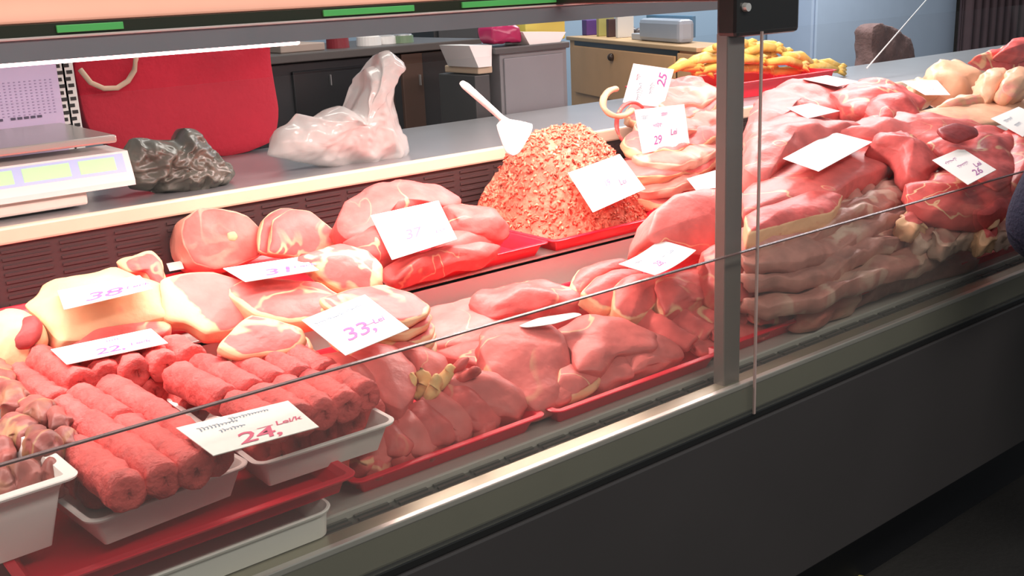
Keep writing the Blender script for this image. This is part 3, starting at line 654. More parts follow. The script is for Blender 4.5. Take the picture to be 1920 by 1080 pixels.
# ------------------------------------------------------------------ back middle: tenderloins, mince, roast
TG = 'beef tenderloins on the back tray'
for px, an, g, th, a, l, k in [
    ([(634, 412), (650, 378), (700, 346), (765, 336), (830, 350), (866, 372), (860, 396), (790, 396), (720, 420), (690, 452), (648, 446)], (690, 452), 1.0, .07, .9, 'largest, with a cream fat band, at the back left', dict(side=(.3, .9, .2), sidew=.08)),
    ([(645, 450), (690, 428), (760, 420), (800, 440), (770, 480), (715, 486), (668, 470)], (715, 486), .975, .05, .6, 'left front one partly under the tag', {}),
    ([(830, 392), (870, 380), (930, 398), (956, 428), (940, 448), (900, 446), (850, 425)], (940, 452), .985, .06, .8, 'right upper one, curled', {}),
    ([(820, 440), (870, 420), (920, 432), (938, 452), (900, 474), (850, 486), (810, 480)], (850, 486), .965, .045, .5, 'right lower one', {}),
    ([(715, 508), (760, 486), (820, 476), (900, 462), (940, 456), (916, 478), (830, 496), (742, 524)], (742, 524), .945, .03, .2, 'thin dark red one along the tray rim', {})]:
    M_('tenderloin', px, an, g, th, BEEF, 'beef tenderloin, ' + l, 'beef', TG, a=a, dome=.03, bump=.007, **k)
M_('roast', [(1215, 445), (1232, 392), (1268, 364), (1330, 352), (1385, 362), (1392, 440), (1350, 476), (1300, 474), (1250, 462)], (1300, 474), .955, .10, PALE, 'smooth pink roast standing left of the dark post', 'roast', a=1.2, dome=.03, side=(1, -.1, -.2), sidew=.05)

# mince heap: mound with strands
e0 = at_z(886, 365, .97); e1 = at_z(1226, 392, .95); ef = at_z(1070, 442, .925)
mc = Vector(((e0.x + e1.x) / 2 + .0, 2.19, .905)); RX = .275; RY = .225; HT = .255
heap = empty('minced_meat_heap', (mc.x, mc.y, .905), 'tall heap of freshly minced meat on the red back tray', 'minced meat')
V = [Vector((mc.x, mc.y, .905 + HT))]; F = []; NR, NS = 40, 96
def mound(r, an):
    rx = RX * (1 + .06 * math.sin(3 * an + 1)); ry = (RY if math.sin(an) < 0 else .19)
    h_ = HT * (1 - r ** 2.7) ** 1.15 if r < 1 else 0
    p = Vector((mc.x - .02 * 0 + rx * r * math.cos(an), mc.y + ry * r * math.sin(an), .908 + h_ * (1 - .0 * r)))
    nn = noise.noise(p * 9) * .02 + noise.noise(p * 55) * .009 + noise.noise(p * 120) * .005
    return p + Vector((math.cos(an) * .4, math.sin(an) * .4, .9)) * nn * (1.0 if r < .97 else .2)
for i in range(1, NR + 1):
    for k in range(NS): V.append(mound(i / NR, 2 * PI * k / NS))
for k in range(NS): F.append([0, 1 + k, 1 + (k + 1) % NS])
for i in range(NR - 1):
    for k in range(NS): F.append([1 + i * NS + k, 1 + (i + 1) * NS + k, 1 + (i + 1) * NS + (k + 1) % NS, 1 + i * NS + (k + 1) % NS])
F.append([1 + (NR - 1) * NS + k for k in range(NS)][::-1])
mesh_obj('mound', V, F, MINCE, heap, True, fat=[0] * len(V))
V = []; F = []; fat = []
for s in range(2600):
    r = math.sqrt(random.random()) * .98; an = random.random() * 2 * PI
    if math.sin(an) > .5 and r > .6: continue
    p = mound(r, an); t = Vector((random.gauss(0, 1), random.gauss(0, 1), random.gauss(0, .7))).normalized(); L = random.uniform(.008, .020); rr = random.uniform(.0024, .0042)
    ff = random.choice([0, 0, 0, .2, .6]); t2 = (t + Vector((random.gauss(0, .4), random.gauss(0, .4), random.gauss(0, .4)))).normalized()
    pts = [p - t * L * .5, p + Vector((0, 0, rr)), p + t2 * L * .5]; s1 = t.cross(Vector((0, 0, 1))); s1 = s1.normalized() if s1.length > .1 else Vector((1, 0, 0)); s2 = s1.cross(t)
    b0 = len(V)
    for j, q in enumerate(pts):
        for k in range(5):
            a2_ = 2 * PI * k / 5; V.append(q + (s1 * math.cos(a2_) + s2 * math.sin(a2_)) * rr * (1 if j == 1 else .75)); fat.append(ff)
    for j in range(2):
        for k in range(5): F.append([b0 + j * 5 + k, b0 + j * 5 + (k + 1) % 5, b0 + j * 5 + 5 + (k + 1) % 5, b0 + j * 5 + 5 + k])
    F.append([b0 + k for k in range(5)][::-1]); F.append([b0 + 10 + k for k in range(5)])
o = mesh_obj('mince_strands', V, F, MINCE, heap, True, fat=fat); o['kind'] = 'stuff'

# scoop stuck in the heap
sc0 = at_y(866, 155, 2.12); sc1 = at_y(948, 228, 2.11)
sco = empty('serving_scoop', sc1, 'white plastic scoop standing in the minced meat heap', 'scoop')
tube('handle', [sc0, sc0.lerp(sc1, .08), sc0.lerp(sc1, .5), sc0.lerp(sc1, .9), sc1], [.010, .015, .0135, .012, .017], WPLAS, sco, seg=14, flat=.6)
plp = [at_y(x, y, 2.09 + (y - 225) * -.0006) for x, y in [(935, 232), (948, 222), (998, 232), (996, 250), (975, 285), (963, 291), (952, 282), (942, 256)]]
nn = (plp[2] - plp[0]).cross(plp[5] - plp[0]).normalized()
if nn.y > 0: nn = -nn
slab('blade', plp, nn, .012, WPLAS, dome=-.004, parent=sco, bump=0, N=40, rings=8)

# bacon / folded belly pile right of the mince, back left of the post
BG = 'folded belly slices beside the mince'
bp = [((1250, 352), 100, 20, .955), ((1262, 330), 95, 22, .985), ((1255, 306), 92, 24, 1.015), ((1275, 280), 85, 24, 1.045), ((1262, 252), 96, 26, 1.075), ((1280, 226), 84, 24, 1.105), ((1262, 200), 86, 24, 1.135), ((1285, 178), 66, 20, 1.165), ((1270, 160), 56, 14, 1.19)]
for i, ((x, y), w, hh, z) in enumerate(bp):
    pts = [(x + w * math.cos(2 * PI * k / 12) * random.uniform(.88, 1.1), y + hh * math.sin(2 * PI * k / 12) * random.uniform(.85, 1.15) - .12 * w * math.cos(2 * PI * k / 12)) for k in range(12)]
    l = ['lowest', 'second from below', 'third from below', 'fourth from below', 'fifth from below', 'fifth from the top', 'fourth from the top', 'third from the top', 'topmost'][i]
    M_('belly_slice', pts, (x, y + hh), z, .034, BELLY if i % 2 else PALE, 'folded pale belly slice beside the mince heap, ' + l + ' in its pile', 'belly slice', BG, a=.25, dome=.014, rim=.07, bump=.01, wave=.006)
for i, (pts, l) in enumerate([([(1140, 240), (1108, 256), (1120, 275), (1150, 280), (1180, 262), (1170, 244)], 'tan fatty piece at the right shoulder of the mince heap'), ([(1165, 300), (1150, 285), (1190, 270), (1220, 290), (1215, 320), (1188, 326)], 'pink fatty piece just right of the mince heap tag')]):
    M_('belly_slice', pts, pts[0], 1.06 if i == 0 else 1.0, .05, CHICK if i == 0 else PALE, l, 'belly slice', BG, a=.4, dome=.016, bump=.01)
for i, (cx_, cy_, rx_, ry_, t0, t1, l) in enumerate([(1186, 232, 30, 40, 50, 290, 'thin curled rind ring left of the cream tag'), (1160, 192, 30, 26, 100, 330, 'pale curled rind loop at the upper left of the bacon pile')]):
    pts = [at_y(cx_ + rx_ * math.cos(math.radians(t)), cy_ - ry_ * math.sin(math.radians(t)), 2.24 - i * .0 + .02 * math.sin(math.radians(t))) for t in range(t0, t1, 12)]
    tube('rind_loop', pts, [.007 if i == 0 else .011] * len(pts), PORK if i == 0 else CHICK, seg=10, rough=.3, label=l, cat='pork rind', flat=.7)

# ------------------------------------------------------------------ right bay
def R(name, px, an, g, th, mat, label, group, **k): return M_(name, px, an, g, th, mat, label, 'meat' if 'belly' not in name else 'pork belly', group, **k)
PG = 'pork belly sheets right of the post'
sheets = [
 ([(1395, 560), (1450, 548), (1560, 520), (1680, 470), (1800, 440), (1830, 470), (1760, 510), (1680, 540), (1600, 570), (1540, 588), (1470, 580), (1400, 596)], (1540, 590), .862, .05, 'lowest, rumpled at the front rim'),
 ([(1395, 520), (1470, 520), (1570, 490), (1690, 430), (1790, 410), (1820, 440), (1740, 480), (1640, 520), (1560, 548), (1480, 556), (1400, 560)], (1540, 552), .905, .04, 'second from below'),
 ([(1395, 486), (1500, 470), (1600, 430), (1700, 395), (1780, 380), (1800, 408), (1710, 440), (1610, 480), (1520, 516), (1400, 528)], (1520, 516), .94, .036, 'third from below'),
 ([(1395, 452), (1480, 432), (1590, 400), (1700, 362), (1756, 350), (1776, 376), (1700, 402), (1600, 444), (1510, 482), (1400, 496)], (1510, 482), .97, .036, 'fourth from below'),
 ([(1395, 418), (1470, 402), (1570, 375), (1660, 345), (1735, 330), (1748, 352), (1690, 372), (1590, 408), (1500, 444), (1400, 462)], (1500, 444), 1.00, .036, 'fifth from below, under the pork with the blank tag')]
for i, (px, an, g, th, l) in enumerate(sheets):
    R('belly_sheet', px, an, g, th, BELLYG, 'long wavy pork belly sheet, ' + l, PG, a=.12, dome=.006, wave=.012, bump=.012, bscale=18, edgefat=.25)
R('pork_cut', [(1400, 402), (1450, 378), (1530, 356), (1580, 366), (1560, 396), (1490, 412), (1405, 436)], (1490, 412), 1.035, .045, PORK, 'streaky pork cut below the large blank tag', 'streaky pork right of the post', a=.2, dome=.014, rim=.05)
R('pork_cut', [(1396, 356), (1440, 318), (1530, 300), (1600, 282), (1650, 262), (1700, 254), (1706, 276), (1660, 312), (1600, 334), (1560, 362), (1480, 372), (1400, 396)], (1480, 374), 1.055, .05, PALE, 'broad pink pork carrying the large blank tag', 'streaky pork right of the post', a=.12, dome=.014, rim=.0)
for i, (p, q) in enumerate([((1575, 330), (1606, 380)), ((1600, 318), (1636, 374)), ((1628, 304), (1656, 366)), ((1652, 292), (1682, 350)), ((1676, 280), (1708, 332))]):
    A = at_z(*p, 1.045); B = at_z(*q, 1.00)
    bar('hanging_fold', A, B, .026, BELLYG, rough=.3, flat=.5, nscale=22, label='brownish belly fold hanging below the blank tag, %s from the left' % ords[i], cat='pork belly', group='folds below the blank tag')
rb = [
 ([(1398, 240), (1424, 180), (1480, 152), (1560, 148), (1604, 166), (1620, 200), (1560, 216), (1480, 226), (1430, 266)], (1480, 232), 1.13, .06, 'shoulder like piece behind the pinkish tag', PALE, .35),
 ([(1560, 168), (1620, 150), (1690, 158), (1734, 184), (1722, 206), (1660, 218), (1606, 206)], (1660, 218), 1.13, .05, 'lump below the brown sack', PORK, .35),
 ([(1620, 200), (1660, 170), (1700, 180), (1728, 215), (1690, 230), (1650, 226)], (1690, 230), 1.12, .04, 'red lump left of the pale chicken', BEEF, .3),
 ([(1398, 312), (1408, 232), (1470, 216), (1560, 220), (1622, 236), (1560, 262), (1480, 292), (1440, 330)], (1440, 330), 1.085, .07, 'pink mass behind the large blank tag', PALE, .3),
 ([(1560, 250), (1640, 216), (1720, 214), (1790, 224), (1866, 242), (1836, 264), (1760, 276), (1700, 266), (1640, 262)], (1700, 276), 1.085, .05, 'long smooth pink back stretching to the right', PALE, .25),
 ([(1636, 262), (1690, 238), (1734, 270), (1762, 300), (1744, 334), (1702, 326), (1680, 286)], (1744, 334), 1.05, .05, 'narrow pink piece between the two big tags', PORK, .4),
 ([(1742, 270), (1800, 240), (1870, 232), (1920, 262), (1910, 330), (1868, 352), (1800, 306)], (1868, 352), 1.035, .06, 'red pink haunch above the diamond lying tag', PORK, .3),
 ([(1880, 250), (1940, 240), (1980, 280), (1960, 340), (1900, 350)], (1920, 350), 1.03, .06, 'pink piece at the far right behind the sleeve', PORK, .3),
 ([(1700, 350), (1760, 325), (1830, 345), (1890, 330), (1930, 370), (1860, 400), (1780, 396), (1720, 380)], (1780, 398), 1.005, .05, 'red trimmings under the diamond lying tag', BEEF, .25),
]
for px, an, g, th, l, mt, a in rb: R('pork_piece', px, an, g, th, mt, 'pork piece right of the post, ' + l, 'pork pieces in the right bay', a=a, dome=.03, rim=.0, bump=.011)
R('pork_piece', [(1760, 238), (1790, 232), (1828, 238), (1834, 252), (1800, 262), (1770, 256)], (1800, 262), 1.125, .012, MARROW, 'dark red cut face in the middle of the pink backs', 'pork pieces in the right bay', a=.5, dome=.006)
bones = [(1715, 412, 26), (1752, 400, 24), (1790, 402, 26), (1826, 392, 24), (1862, 396, 26), (1735, 440, 26), (1775, 440, 28), (1815, 432, 26), (1850, 430, 26), (1885, 425, 24), (1750, 476, 30), (1795, 470, 28), (1838, 462, 26), (1872, 455, 24), (1700, 455, 24)]
for i, (x, y, r) in enumerate(bones):
    pts = [(x + r * math.cos(2 * PI * k / 8) * random.uniform(.75, 1.25), y + r * .8 * math.sin(2 * PI * k / 8) * random.uniform(.75, 1.25)) for k in range(8)]
    row = 'upper row' if i < 5 else 'middle row' if i < 10 else 'lower row'
    M_('bony_piece', pts, (x, y + r * .8), .965 if i < 5 else .93 if i < 10 else .89, .045, BELLYG if i % 4 else PORK, 'small bony rib piece at right, %s, %s' % (row, (ords[(i % 5)] + ' from the left') if i < 14 else 'extra one beside the belly sheets'), 'rib piece', 'bony rib pieces at the right', a=.5, dome=.018, rim=.3, bump=.014, bscale=28)
M_('bony_piece', [(1700, 520), (1760, 485), (1840, 470), (1890, 470), (1880, 495), (1800, 515), (1740, 535)], (1740, 535), .855, .04, BELLYG, 'long flat piece under the small bony pieces at right', 'rib piece', 'bony rib pieces at the right', a=.1, dome=.012)
M_('meat_end', [(1492, 590), (1505, 562), (1545, 556), (1590, 538), (1618, 545), (1612, 566), (1570, 580), (1540, 600), (1510, 600)], (1540, 602), .832, .04, BELLY, 'pale trotter like end hanging over the red rim', 'meat', None, free=True, a=.5, dome=.018, bump=.01)
CHG = 'pale chicken pieces at the upper right'
for i, (px, l) in enumerate([([(1750, 150), (1752, 118), (1790, 112), (1835, 126), (1860, 150), (1850, 185), (1800, 190), (1765, 175)], 'largest rounded one'), ([(1700, 170), (1718, 148), (1750, 150), (1765, 176), (1740, 192), (1710, 190)], 'small one behind the cream tag'),
                             ([(1840, 160), (1850, 130), (1880, 128), (1892, 150), (1880, 180), (1855, 188)], 'narrow curled one right of the largest'), ([(1880, 160), (1895, 130), (1930, 130), (1935, 170), (1900, 182)], 'one at the edge of the photo'),
                             ([(1760, 195), (1800, 180), (1850, 182), (1860, 200), (1810, 208), (1770, 206)], 'flat one under the largest')]):
    M_('chicken_piece', px, (px[0][0], 205), 1.10 + .004 * i, .05, CHICK, 'pale chicken piece, ' + l, 'chicken piece', CHG, a=.9, dome=.03, bump=.01)
M_('fat_sheet', [(1690, 214), (1750, 200), (1830, 186), (1930, 162), (1935, 210), (1850, 228), (1770, 226)], (1770, 226), 1.10, .02, CHICK, 'flat pale fat sheet in front of the chicken pieces', 'pork fat', None, a=.2, dome=.006, wave=.006)
for i, (px, l) in enumerate([([(1832, 104), (1870, 92), (1925, 78), (1935, 130), (1890, 128)], 'front one'), ([(1880, 95), (1900, 75), (1940, 68), (1945, 100), (1910, 104)], 'rear one, highest')]):
    M_('pork_piece', px, (px[0][0], 160), 1.14, .05, PORK, 'red pork cut stacked at the upper right corner, ' + l, 'meat', 'pork cuts at the upper right corner', a=1.2, dome=.02, bump=.008)

# yellow feet on a raised red tray behind the post
yz = 1.16
yc = at_z(1410, 150, yz)
ytx0, ytx1 = at_z(1262, 146, yz).x, at_z(1545, 152, yz).x
tray('meat_tray', yc.x - .42, yc.x + .46, yc.y - .06, yc.y + .26, 1.104, .06, RED, flare=.012, rimw=.01, label='deep red tray of yellow chicken feet on the shelf behind the post', cat='tray', group=RT)
YG = 'yellow chicken feet'
ft = [((1256, 132), (1300, 122)), ((1290, 118), (1345, 110)), ((1300, 136), (1360, 128)), ((1320, 98), (1372, 92)), ((1360, 120), (1420, 112)), ((1395, 98), (1450, 90)), ((1372, 134), (1440, 130)), ((1420, 84), (1470, 96)), ((1440, 116), (1500, 122)), ((1470, 104), (1520, 118)), ((1500, 128), (1568, 130)), ((1450, 134), (1520, 138)), ((1340, 88), (1400, 82)), ((1280, 128), (1320, 132)), ((1385, 112), (1440, 104)), ((1530, 118), (1572, 126))]
for i, (p, q) in enumerate(ft):
    y = yc.y + .04 + .02 * (i % 4); A = at_y(*p, y); B = at_y(*q, y + .03)
    fo = empty('yellow_claw', A, 'yellow chicken foot, ' + ['at the left tip of the heap', 'second from the left, upper', 'low at the left against the red tray', 'upper left, beside the post', 'behind the post at mid height', 'top middle right of the post', 'low middle above the tray rim', 'topmost right of the post', 'mid height right of the glass edge', 'upper right slope of the heap', 'low at the right', 'low right of the glass edge', 'topmost left of the post', 'short one at the lower left', 'middle of the heap behind the post', 'at the right tip of the heap'][i], 'chicken foot', YG)
    mid = A.lerp(B, .55) + Vector((0, 0, .012))
    tube('shank', [A, A.lerp(mid, .5), mid, B], [.012, .017, .021, .016], YELLOW, fo, seg=9, rough=.4)
    for j in (-1, 0, 1):
        tube('toe', [B, B + (B - A).normalized() * .03 + Vector((0, -.008, .012 * j)), B + (B - A).normalized() * .055 + Vector((0, -.01, .016 * j - .008))], [.012, .009, .005], YELLOW, fo, seg=7, rough=.3)

PAPER2 = plain('paper_pink', (0.74, 0.46, 0.46), 0.6, var=0.03)
# lay every price tag on the highest thing under it
from mathutils.bvhtree import BVHTree
VV_ = []; FF_ = []
for o in C.objects:
    if o.type != 'MESH' or o.name.startswith(('glass', 'polished', 'joint', 'floor', 'wall', 'rind')): continue
    root = o
    while root.parent: root = root.parent
    if root.name.startswith(('lamp_canopy', 'support_post')): continue
    off = Vector(o.location); p = o.parent
    while p: off += p.location; p = p.parent
    b = len(VV_); VV_ += [v.co + off for v in o.data.vertices]; FF_ += [[b + i for i in f.vertices] for f in o.data.polygons]
TREE = BVHTree.FromPolygons(VV_, FF_)
for t in TAGS:
    a_t = t[4]; n_ = Vector((0, -a_t, 1)).normalized(); best = None; A4 = [Vector(q_ + (0,)) for q_ in t[0]]
    for i in range(1, 8):
        for j in range(1, 8):
            u, v = i / 8, j / 8; P = (A4[3] * (1 - u) + A4[2] * u) * (1 - v) + (A4[0] * (1 - u) + A4[1] * u) * v
            d = ray(P.x, P.y).normalized(); hit = TREE.ray_cast(CAM, d)
            if hit[0] is not None:
                q_ = hit[0]
                if best is None or q_.dot(n_) > best.dot(n_): best = q_
    k = best.dot(n_) + .004; bl = t[0][3]; d = ray(*bl); P = CAM + d * ((k - CAM.dot(n_)) / d.dot(n_))
    tag(t[0], P.z, t[2], t[3], a=a_t, curl=.006 if 'curled' in t[3] else 0.0, anchor=bl, mat=PAPER2 if 'pinkish' in t[3] else PAPER)

# ------------------------------------------------------------------ things on the service shelf
SZ = 1.104
# scale
sc = empty('counter_scale', (0.62, 2.55, SZ), 'white electronic counter scale with a steel weighing plate at left', 'scale')
pR = at_y(252, 330, 2.47)           # lower right corner of the display head
def q(px, py, y): return at_y(px, py, y)
scx = q(160, 372, 2.47).x
box('base', scx - .55, scx, 2.45, 2.62, SZ + .006, SZ + .05, plain('scale_shell', (0.78, 0.66, 0.58), .4), sc, bev=.006)
for fx in (scx - .05, scx - .45):
    box('foot', fx - .015, fx + .015, 2.48, 2.51, SZ, SZ + .008, BLACKM, sc, bev=.001)
a0, a1 = q(-160, 410, 2.44), q(252, 345, 2.44); b1 = q(235, 281, 2.47)
hz0, hz1 = a1.z, b1.z
head = prism('display_head', [(2.43, hz0), (2.43, hz0 + .012), (2.455, hz1), (2.60, hz1), (2.60, hz0)], a1.x - .7, a1.x, WPLAS, sc, axis='x')
def onface(x0, x1, t0, t1, off, mat, name, par):
    P0 = Vector((0, 2.43, hz0 + .012)); P1 = Vector((0, 2.455, hz1)); nrm = Vector((0, -(hz1 - hz0 - .012), .025)).normalized(); V = []
    for o_ in (0, off):
        for x, t in ((x0, t0), (x1, t0), (x1, t1), (x0, t1)): V.append(Vector((x, 0, 0)) + P0.lerp(P1, t) + nrm * o_)
    return mesh_obj(name, V, [[3, 2, 1, 0], [4, 5, 6, 7], [0, 1, 5, 4], [1, 2, 6, 5], [2, 3, 7, 6], [3, 0, 4, 7]], mat, par, False)
dp = onface(a1.x - .66, a1.x - .014, .30, .93, .001, plain('display_blue', (0.45, 0.60, 0.92), .3), 'display_frame', sc); dp['label'] = 'light blue display frame'
for k, (xa, xb) in enumerate(((.035, .115), (.135, .235), (.255, .36), (.38, .5))):
    s = onface(a1.x - xb, a1.x - xa, .40, .84, .0018, plain('lcd_green', (0.38, 0.88, 0.40), .3, emis=((.55, .9, .35), .35)), 'display_window', sc); s['label'] = 'green lit number window'
pz = q(215, 262, 2.47).z; pxr = q(218, 262, 2.47).x
box('plate_stem', pxr - .4, pxr - .3, 2.6, 2.68, hz1 - .02, pz - .004, STEEL, sc, bev=0)
yb_ = 2.86
setp(box('weighing_plate', pxr - .62, pxr, 2.462, yb_, pz - .006, pz + .012, plain('plate_steel', (0.55, 0.52, 0.48), .28, metal=.6), sc, bev=.005), 'brushed steel plate')
# calendar sheets behind the scale
cl = at_y(-60, 130, 2.9); cr = at_y(105, 130, 2.9); cb = at_y(110, 225, 2.9)
ca = empty('calendar', (cr.x, 2.9, SZ), 'pale purple dotted calendar sheet standing behind the scale', 'calendar')
box('sheet', cr.x - .42, cr.x, 2.895, 2.90, SZ, 1.48, plain('lilac_paper', (0.72, 0.58, 0.82), .6, var=.03), ca, bev=0)
bm = bmesh.new()
for j in range(12):
    for i in range(30):
        x = cr.x - .02 - i * .0125; z = at_y(100, 215, 2.9).z + .006 + j * .0075
        bm_box(bm, x - .0022, x + .0022, 2.893, 2.8952, z, z + .0022)
bm_out('date_dots', bm, plain('ink_grey', (0.40, 0.30, 0.50), .6), ca)
bm = bmesh.new(); z = at_y(60, 219, 2.9).z
for i in range(14):
    x = cr.x - .06 - i * .016 - (.014 if i > 4 else 0); bm_box(bm, x - .0055, x + .0055, 2.892, 2.8945, z - .003, z + .003)
bm_out('caption_marks', bm, plain('ink_dark', (0.1, 0.08, 0.14), .6), ca)
# patterned strips beside it
for k, x in enumerate((118, 135)):
    p = at_y(x, 180, 2.90); ps = empty('patterned_strip', (p.x, 2.905, SZ), ['black and white patterned paper strip right of the calendar', 'second patterned paper strip, farther right of the calendar'][k], 'paper strip', 'patterned strips')
    box('paper', p.x - .014, p.x + .014, 2.90, 2.905, SZ, 1.46, PAPER, ps, bev=0)
    bm = bmesh.new()
    for j in range(14): bm_box(bm, p.x - .011 + .006 * (j % 2), p.x + .003 + .006 * (j % 2), 2.897, 2.9005, 1.22 + j * .017, 1.229 + j * .017)
    bm_out('black_marks', bm, BLACKM, ps)

# red cloth bag with pale handle
ro = [(150, 95), (320, 60), (503, 62), (508, 95), (516, 160), (524, 215), (512, 262), (470, 284), (430, 293), (385, 290), (300, 290), (225, 285), (168, 240), (150, 180)]
rp = [at_y(x, y, 2.92) for x, y in ro]
bag = empty('cloth_bag', (rp[8].x, 2.95, SZ), 'large red cloth bag with a pale looped handle behind the shelf', 'bag')
slab('bag_body', rp, (0, -1, 0), .09, plain('red_cloth', (0.50, 0.012, 0.035), .8, bump=.3, var=.25, scale=5), dome=.03, parent=bag, bump=.006, bscale=6, rings=14)
tube('handle', [at_y(x, y, 2.875) for x, y in [(150, 130), (170, 155), (195, 166), (220, 165), (240, 152), (252, 132), (255, 110), (250, 92)]], .007, plain('cord_cream', (0.62, 0.45, 0.32), .7), bag, seg=10)['label'] = 'pale loop handle'

# crumpled bags: films with many folds
def crumple(name, outline, y, depth, mat, label, amp, freq, N=90, rings=22, parent=None, base=None):
    """closed crumpled sack whose silhouette follows the outline, bulging towards the customer"""
    O = catmull([at_y(px, py, y) for px, py in outline], N); c = sum(O, Vector()) / N; V = []; F = []; sd = Vector((random.random() * 20, 3, 5))
    def ridge(p):
        v = 0; f = freq; a = 1
        for _ in range(3): v += a * (1 - abs(2 * noise.noise(p * f + sd))); f *= 2.1; a *= .5
        return v - 1.1
    for sgn in (-1, 1):
        V.append(c + Vector((0, sgn * depth * .5, 0)))
        for i in range(1, rings + 1):
            r = i / rings
            for q_ in O:
                p = c + (q_ - c) * r
                bul = depth * .5 * math.sqrt(max(0, 1 - r ** 2.4))
                w = amp * ridge(p) * (1 if r < .99 else 0)
                V.append(p + Vector((amp * .5 * noise.noise(p * freq * 1.5), sgn * (bul + w), amp * .5 * noise.noise(p * freq * 1.5 + Vector((9, 9, 9))) if r < 1 else 0)))
        b0 = (1 + rings * N) * (0 if sgn < 0 else 1)
        for k in range(N):
            t = [b0, b0 + 1 + k, b0 + 1 + (k + 1) % N]; F.append(t if sgn < 0 else t[::-1])
        for i in range(rings - 1):
            for k in range(N):
                a0 = b0 + 1 + i * N + k; a1_ = b0 + 1 + i * N + (k + 1) % N
                f = [a0, a0 + N, a1_ + N, a1_]; F.append(f if sgn < 0 else f[::-1])
    b0 = 1 + (rings - 1) * N; b1_ = (1 + rings * N) + b0
    for k in range(N): F.append([b0 + k, b1_ + k, b1_ + (k + 1) % N, b0 + (k + 1) % N])
    return mesh_obj(name, V, F, mat, parent, True)
bb = [(228, 300), (238, 262), (262, 258), (292, 262), (322, 262), (346, 240), (366, 245), (384, 272), (408, 290), (432, 308), (437, 332), (420, 350), (370, 360), (300, 362), (248, 352)]
FILMB = plain('dark_film', (0.10, 0.10, 0.08), .36, var=.5, scale=14, spec=.9)
b = crumple('plastic_bag', bb, 2.50, .16, FILMB, '', .024, 19, N=120, rings=26)
setp(b, 'crumpled dark grey plastic bag on the shelf right of the scale', 'plastic bag', 'plastic bags')
wbg = empty('plastic_bag', (at_y(640, 310, 2.52).x, 2.52, SZ), 'thin white plastic bag with pink meat inside, twisted top pointing up', 'plastic bag', 'plastic bags')
wo = [(502, 290), (512, 245), (535, 232), (556, 212), (580, 222), (610, 205), (640, 198), (658, 208), (680, 165), (684, 130), (704, 122), (710, 100), (730, 94), (752, 118), (742, 130), (738, 170), (744, 215), (752, 250), (760, 256), (760, 302), (700, 312), (650, 318), (600, 312), (540, 300)]
crumple('bag_film', wo, 2.50, .15, BAGW, '', .016, 11, N=130, rings=26, parent=wbg)
crumple('meat_inside', [(600, 275), (640, 250), (680, 232), (715, 225), (735, 245), (742, 285), (725, 302), (660, 302), (620, 290)], 2.50, .10, PALE, '', .014, 14, N=60, rings=12, parent=wbg)

# ------------------------------------------------------------------ behind the counter
def bx(name, px0, px1, pyt, pyb, y, depth, mat, parent=None, bev=.004, zb_=None, **p):
    A = at_y(px0, pyt, y); B = at_y(px1, pyb, y)
    t = at_y((px0 + px1) / 2, pyt, y).z; z0 = at_y((px0 + px1) / 2, pyb, y).z if zb_ is None else zb_
    return box(name, A.x, B.x, y, y + depth, z0, t, mat, parent, bev, **p)
BLK = plain('black_enamel', (0.03, 0.03, 0.033), .35); GREYC = plain('grey_cabinet', (0.17, 0.17, 0.175), .5)
# dark workbench
wbn = empty('workbench', (at_y(780, 100, 3.6).x, 3.8, 0), 'long dark workbench with black doors behind the counter', 'workbench')
bx('bench_top', 420, 905, 92, 108, 3.6, .6, plain('bench_top', (0.10, 0.09, 0.085), .4), wbn)
bx('bench_body', 470, 905, 106, 300, 3.63, .55, BLK, wbn, zb_=0)
bx('door', 548, 690, 128, 230, 3.615, .02, plain('door_black', (0.018, 0.018, 0.02), .25), wbn, zb_=.1)
bx('door', 705, 745, 115, 230, 3.615, .02, plain('door_brown', (0.055, 0.035, 0.03), .5), wbn, zb_=.1)
bx('door', 752, 800, 100, 230, 3.615, .02, plain('door_wood', (0.09, 0.045, 0.03), .5), wbn, zb_=.1)
for i in range(3): bx('handle', (620, 730, 788)[i], (623, 733, 791)[i], 140, 160, 3.600, .012, STEEL, wbn, bev=.001)
def canister(px, pyt, pyb, y, r, mat, lid, label, cat, zb_):
    c = at_y(px, pyb, y); zt_ = at_y(px, pyt, y).z
    e = empty(cat.replace(' ', '_'), (c.x, y + r, zb_), label, cat)
    for nm, z0, z1, rr, mt in (('body', zb_, zb_ + (zt_ - zb_) * .85, r, mat), ('lid', zb_ + (zt_ - zb_) * .85, zt_, r * .85, lid)):
        bm = bmesh.new(); bmesh.ops.create_cone(bm, cap_ends=True, segments=24, radius1=rr, radius2=rr * .96, depth=z1 - z0)
        bmesh.ops.transform(bm, matrix=Matrix.Translation((c.x, y + r, (z0 + z1) / 2)), verts=bm.verts)
        bm_out(nm, bm, mt, e, smooth=False)
bt = at_y(660, 92, 3.6).z
canister(645, 68, 92, 3.7, .045, plain('dark_red', (0.22, 0.02, 0.03), .5), BLK, 'dark red canister on the dark workbench', 'canister', bt)
canister(705, 66, 92, 3.7, .05, WPLAS, WPLAS, 'white canister on the dark workbench', 'canister', bt)
canister(735, 66, 92, 3.72, .045, WPLAS, plain('lid_grey', (.4, .4, .4), .5), 'white canister with grey lid, next to the plain white one', 'canister', bt)
canister(768, 64, 92, 3.7, .045, plain('jar_green', (0.18, 0.26, 0.16), .3), STEEL, 'green jar with metal lid on the dark workbench', 'jar', bt)
wbx = bx('food_box', 525, 610, 82, 92, 3.68, .2, plain('cardboard_pale', (0.42, 0.33, 0.28), .7), zb_=bt, label='flat pale carton on the left end of the dark workbench', cat='box')
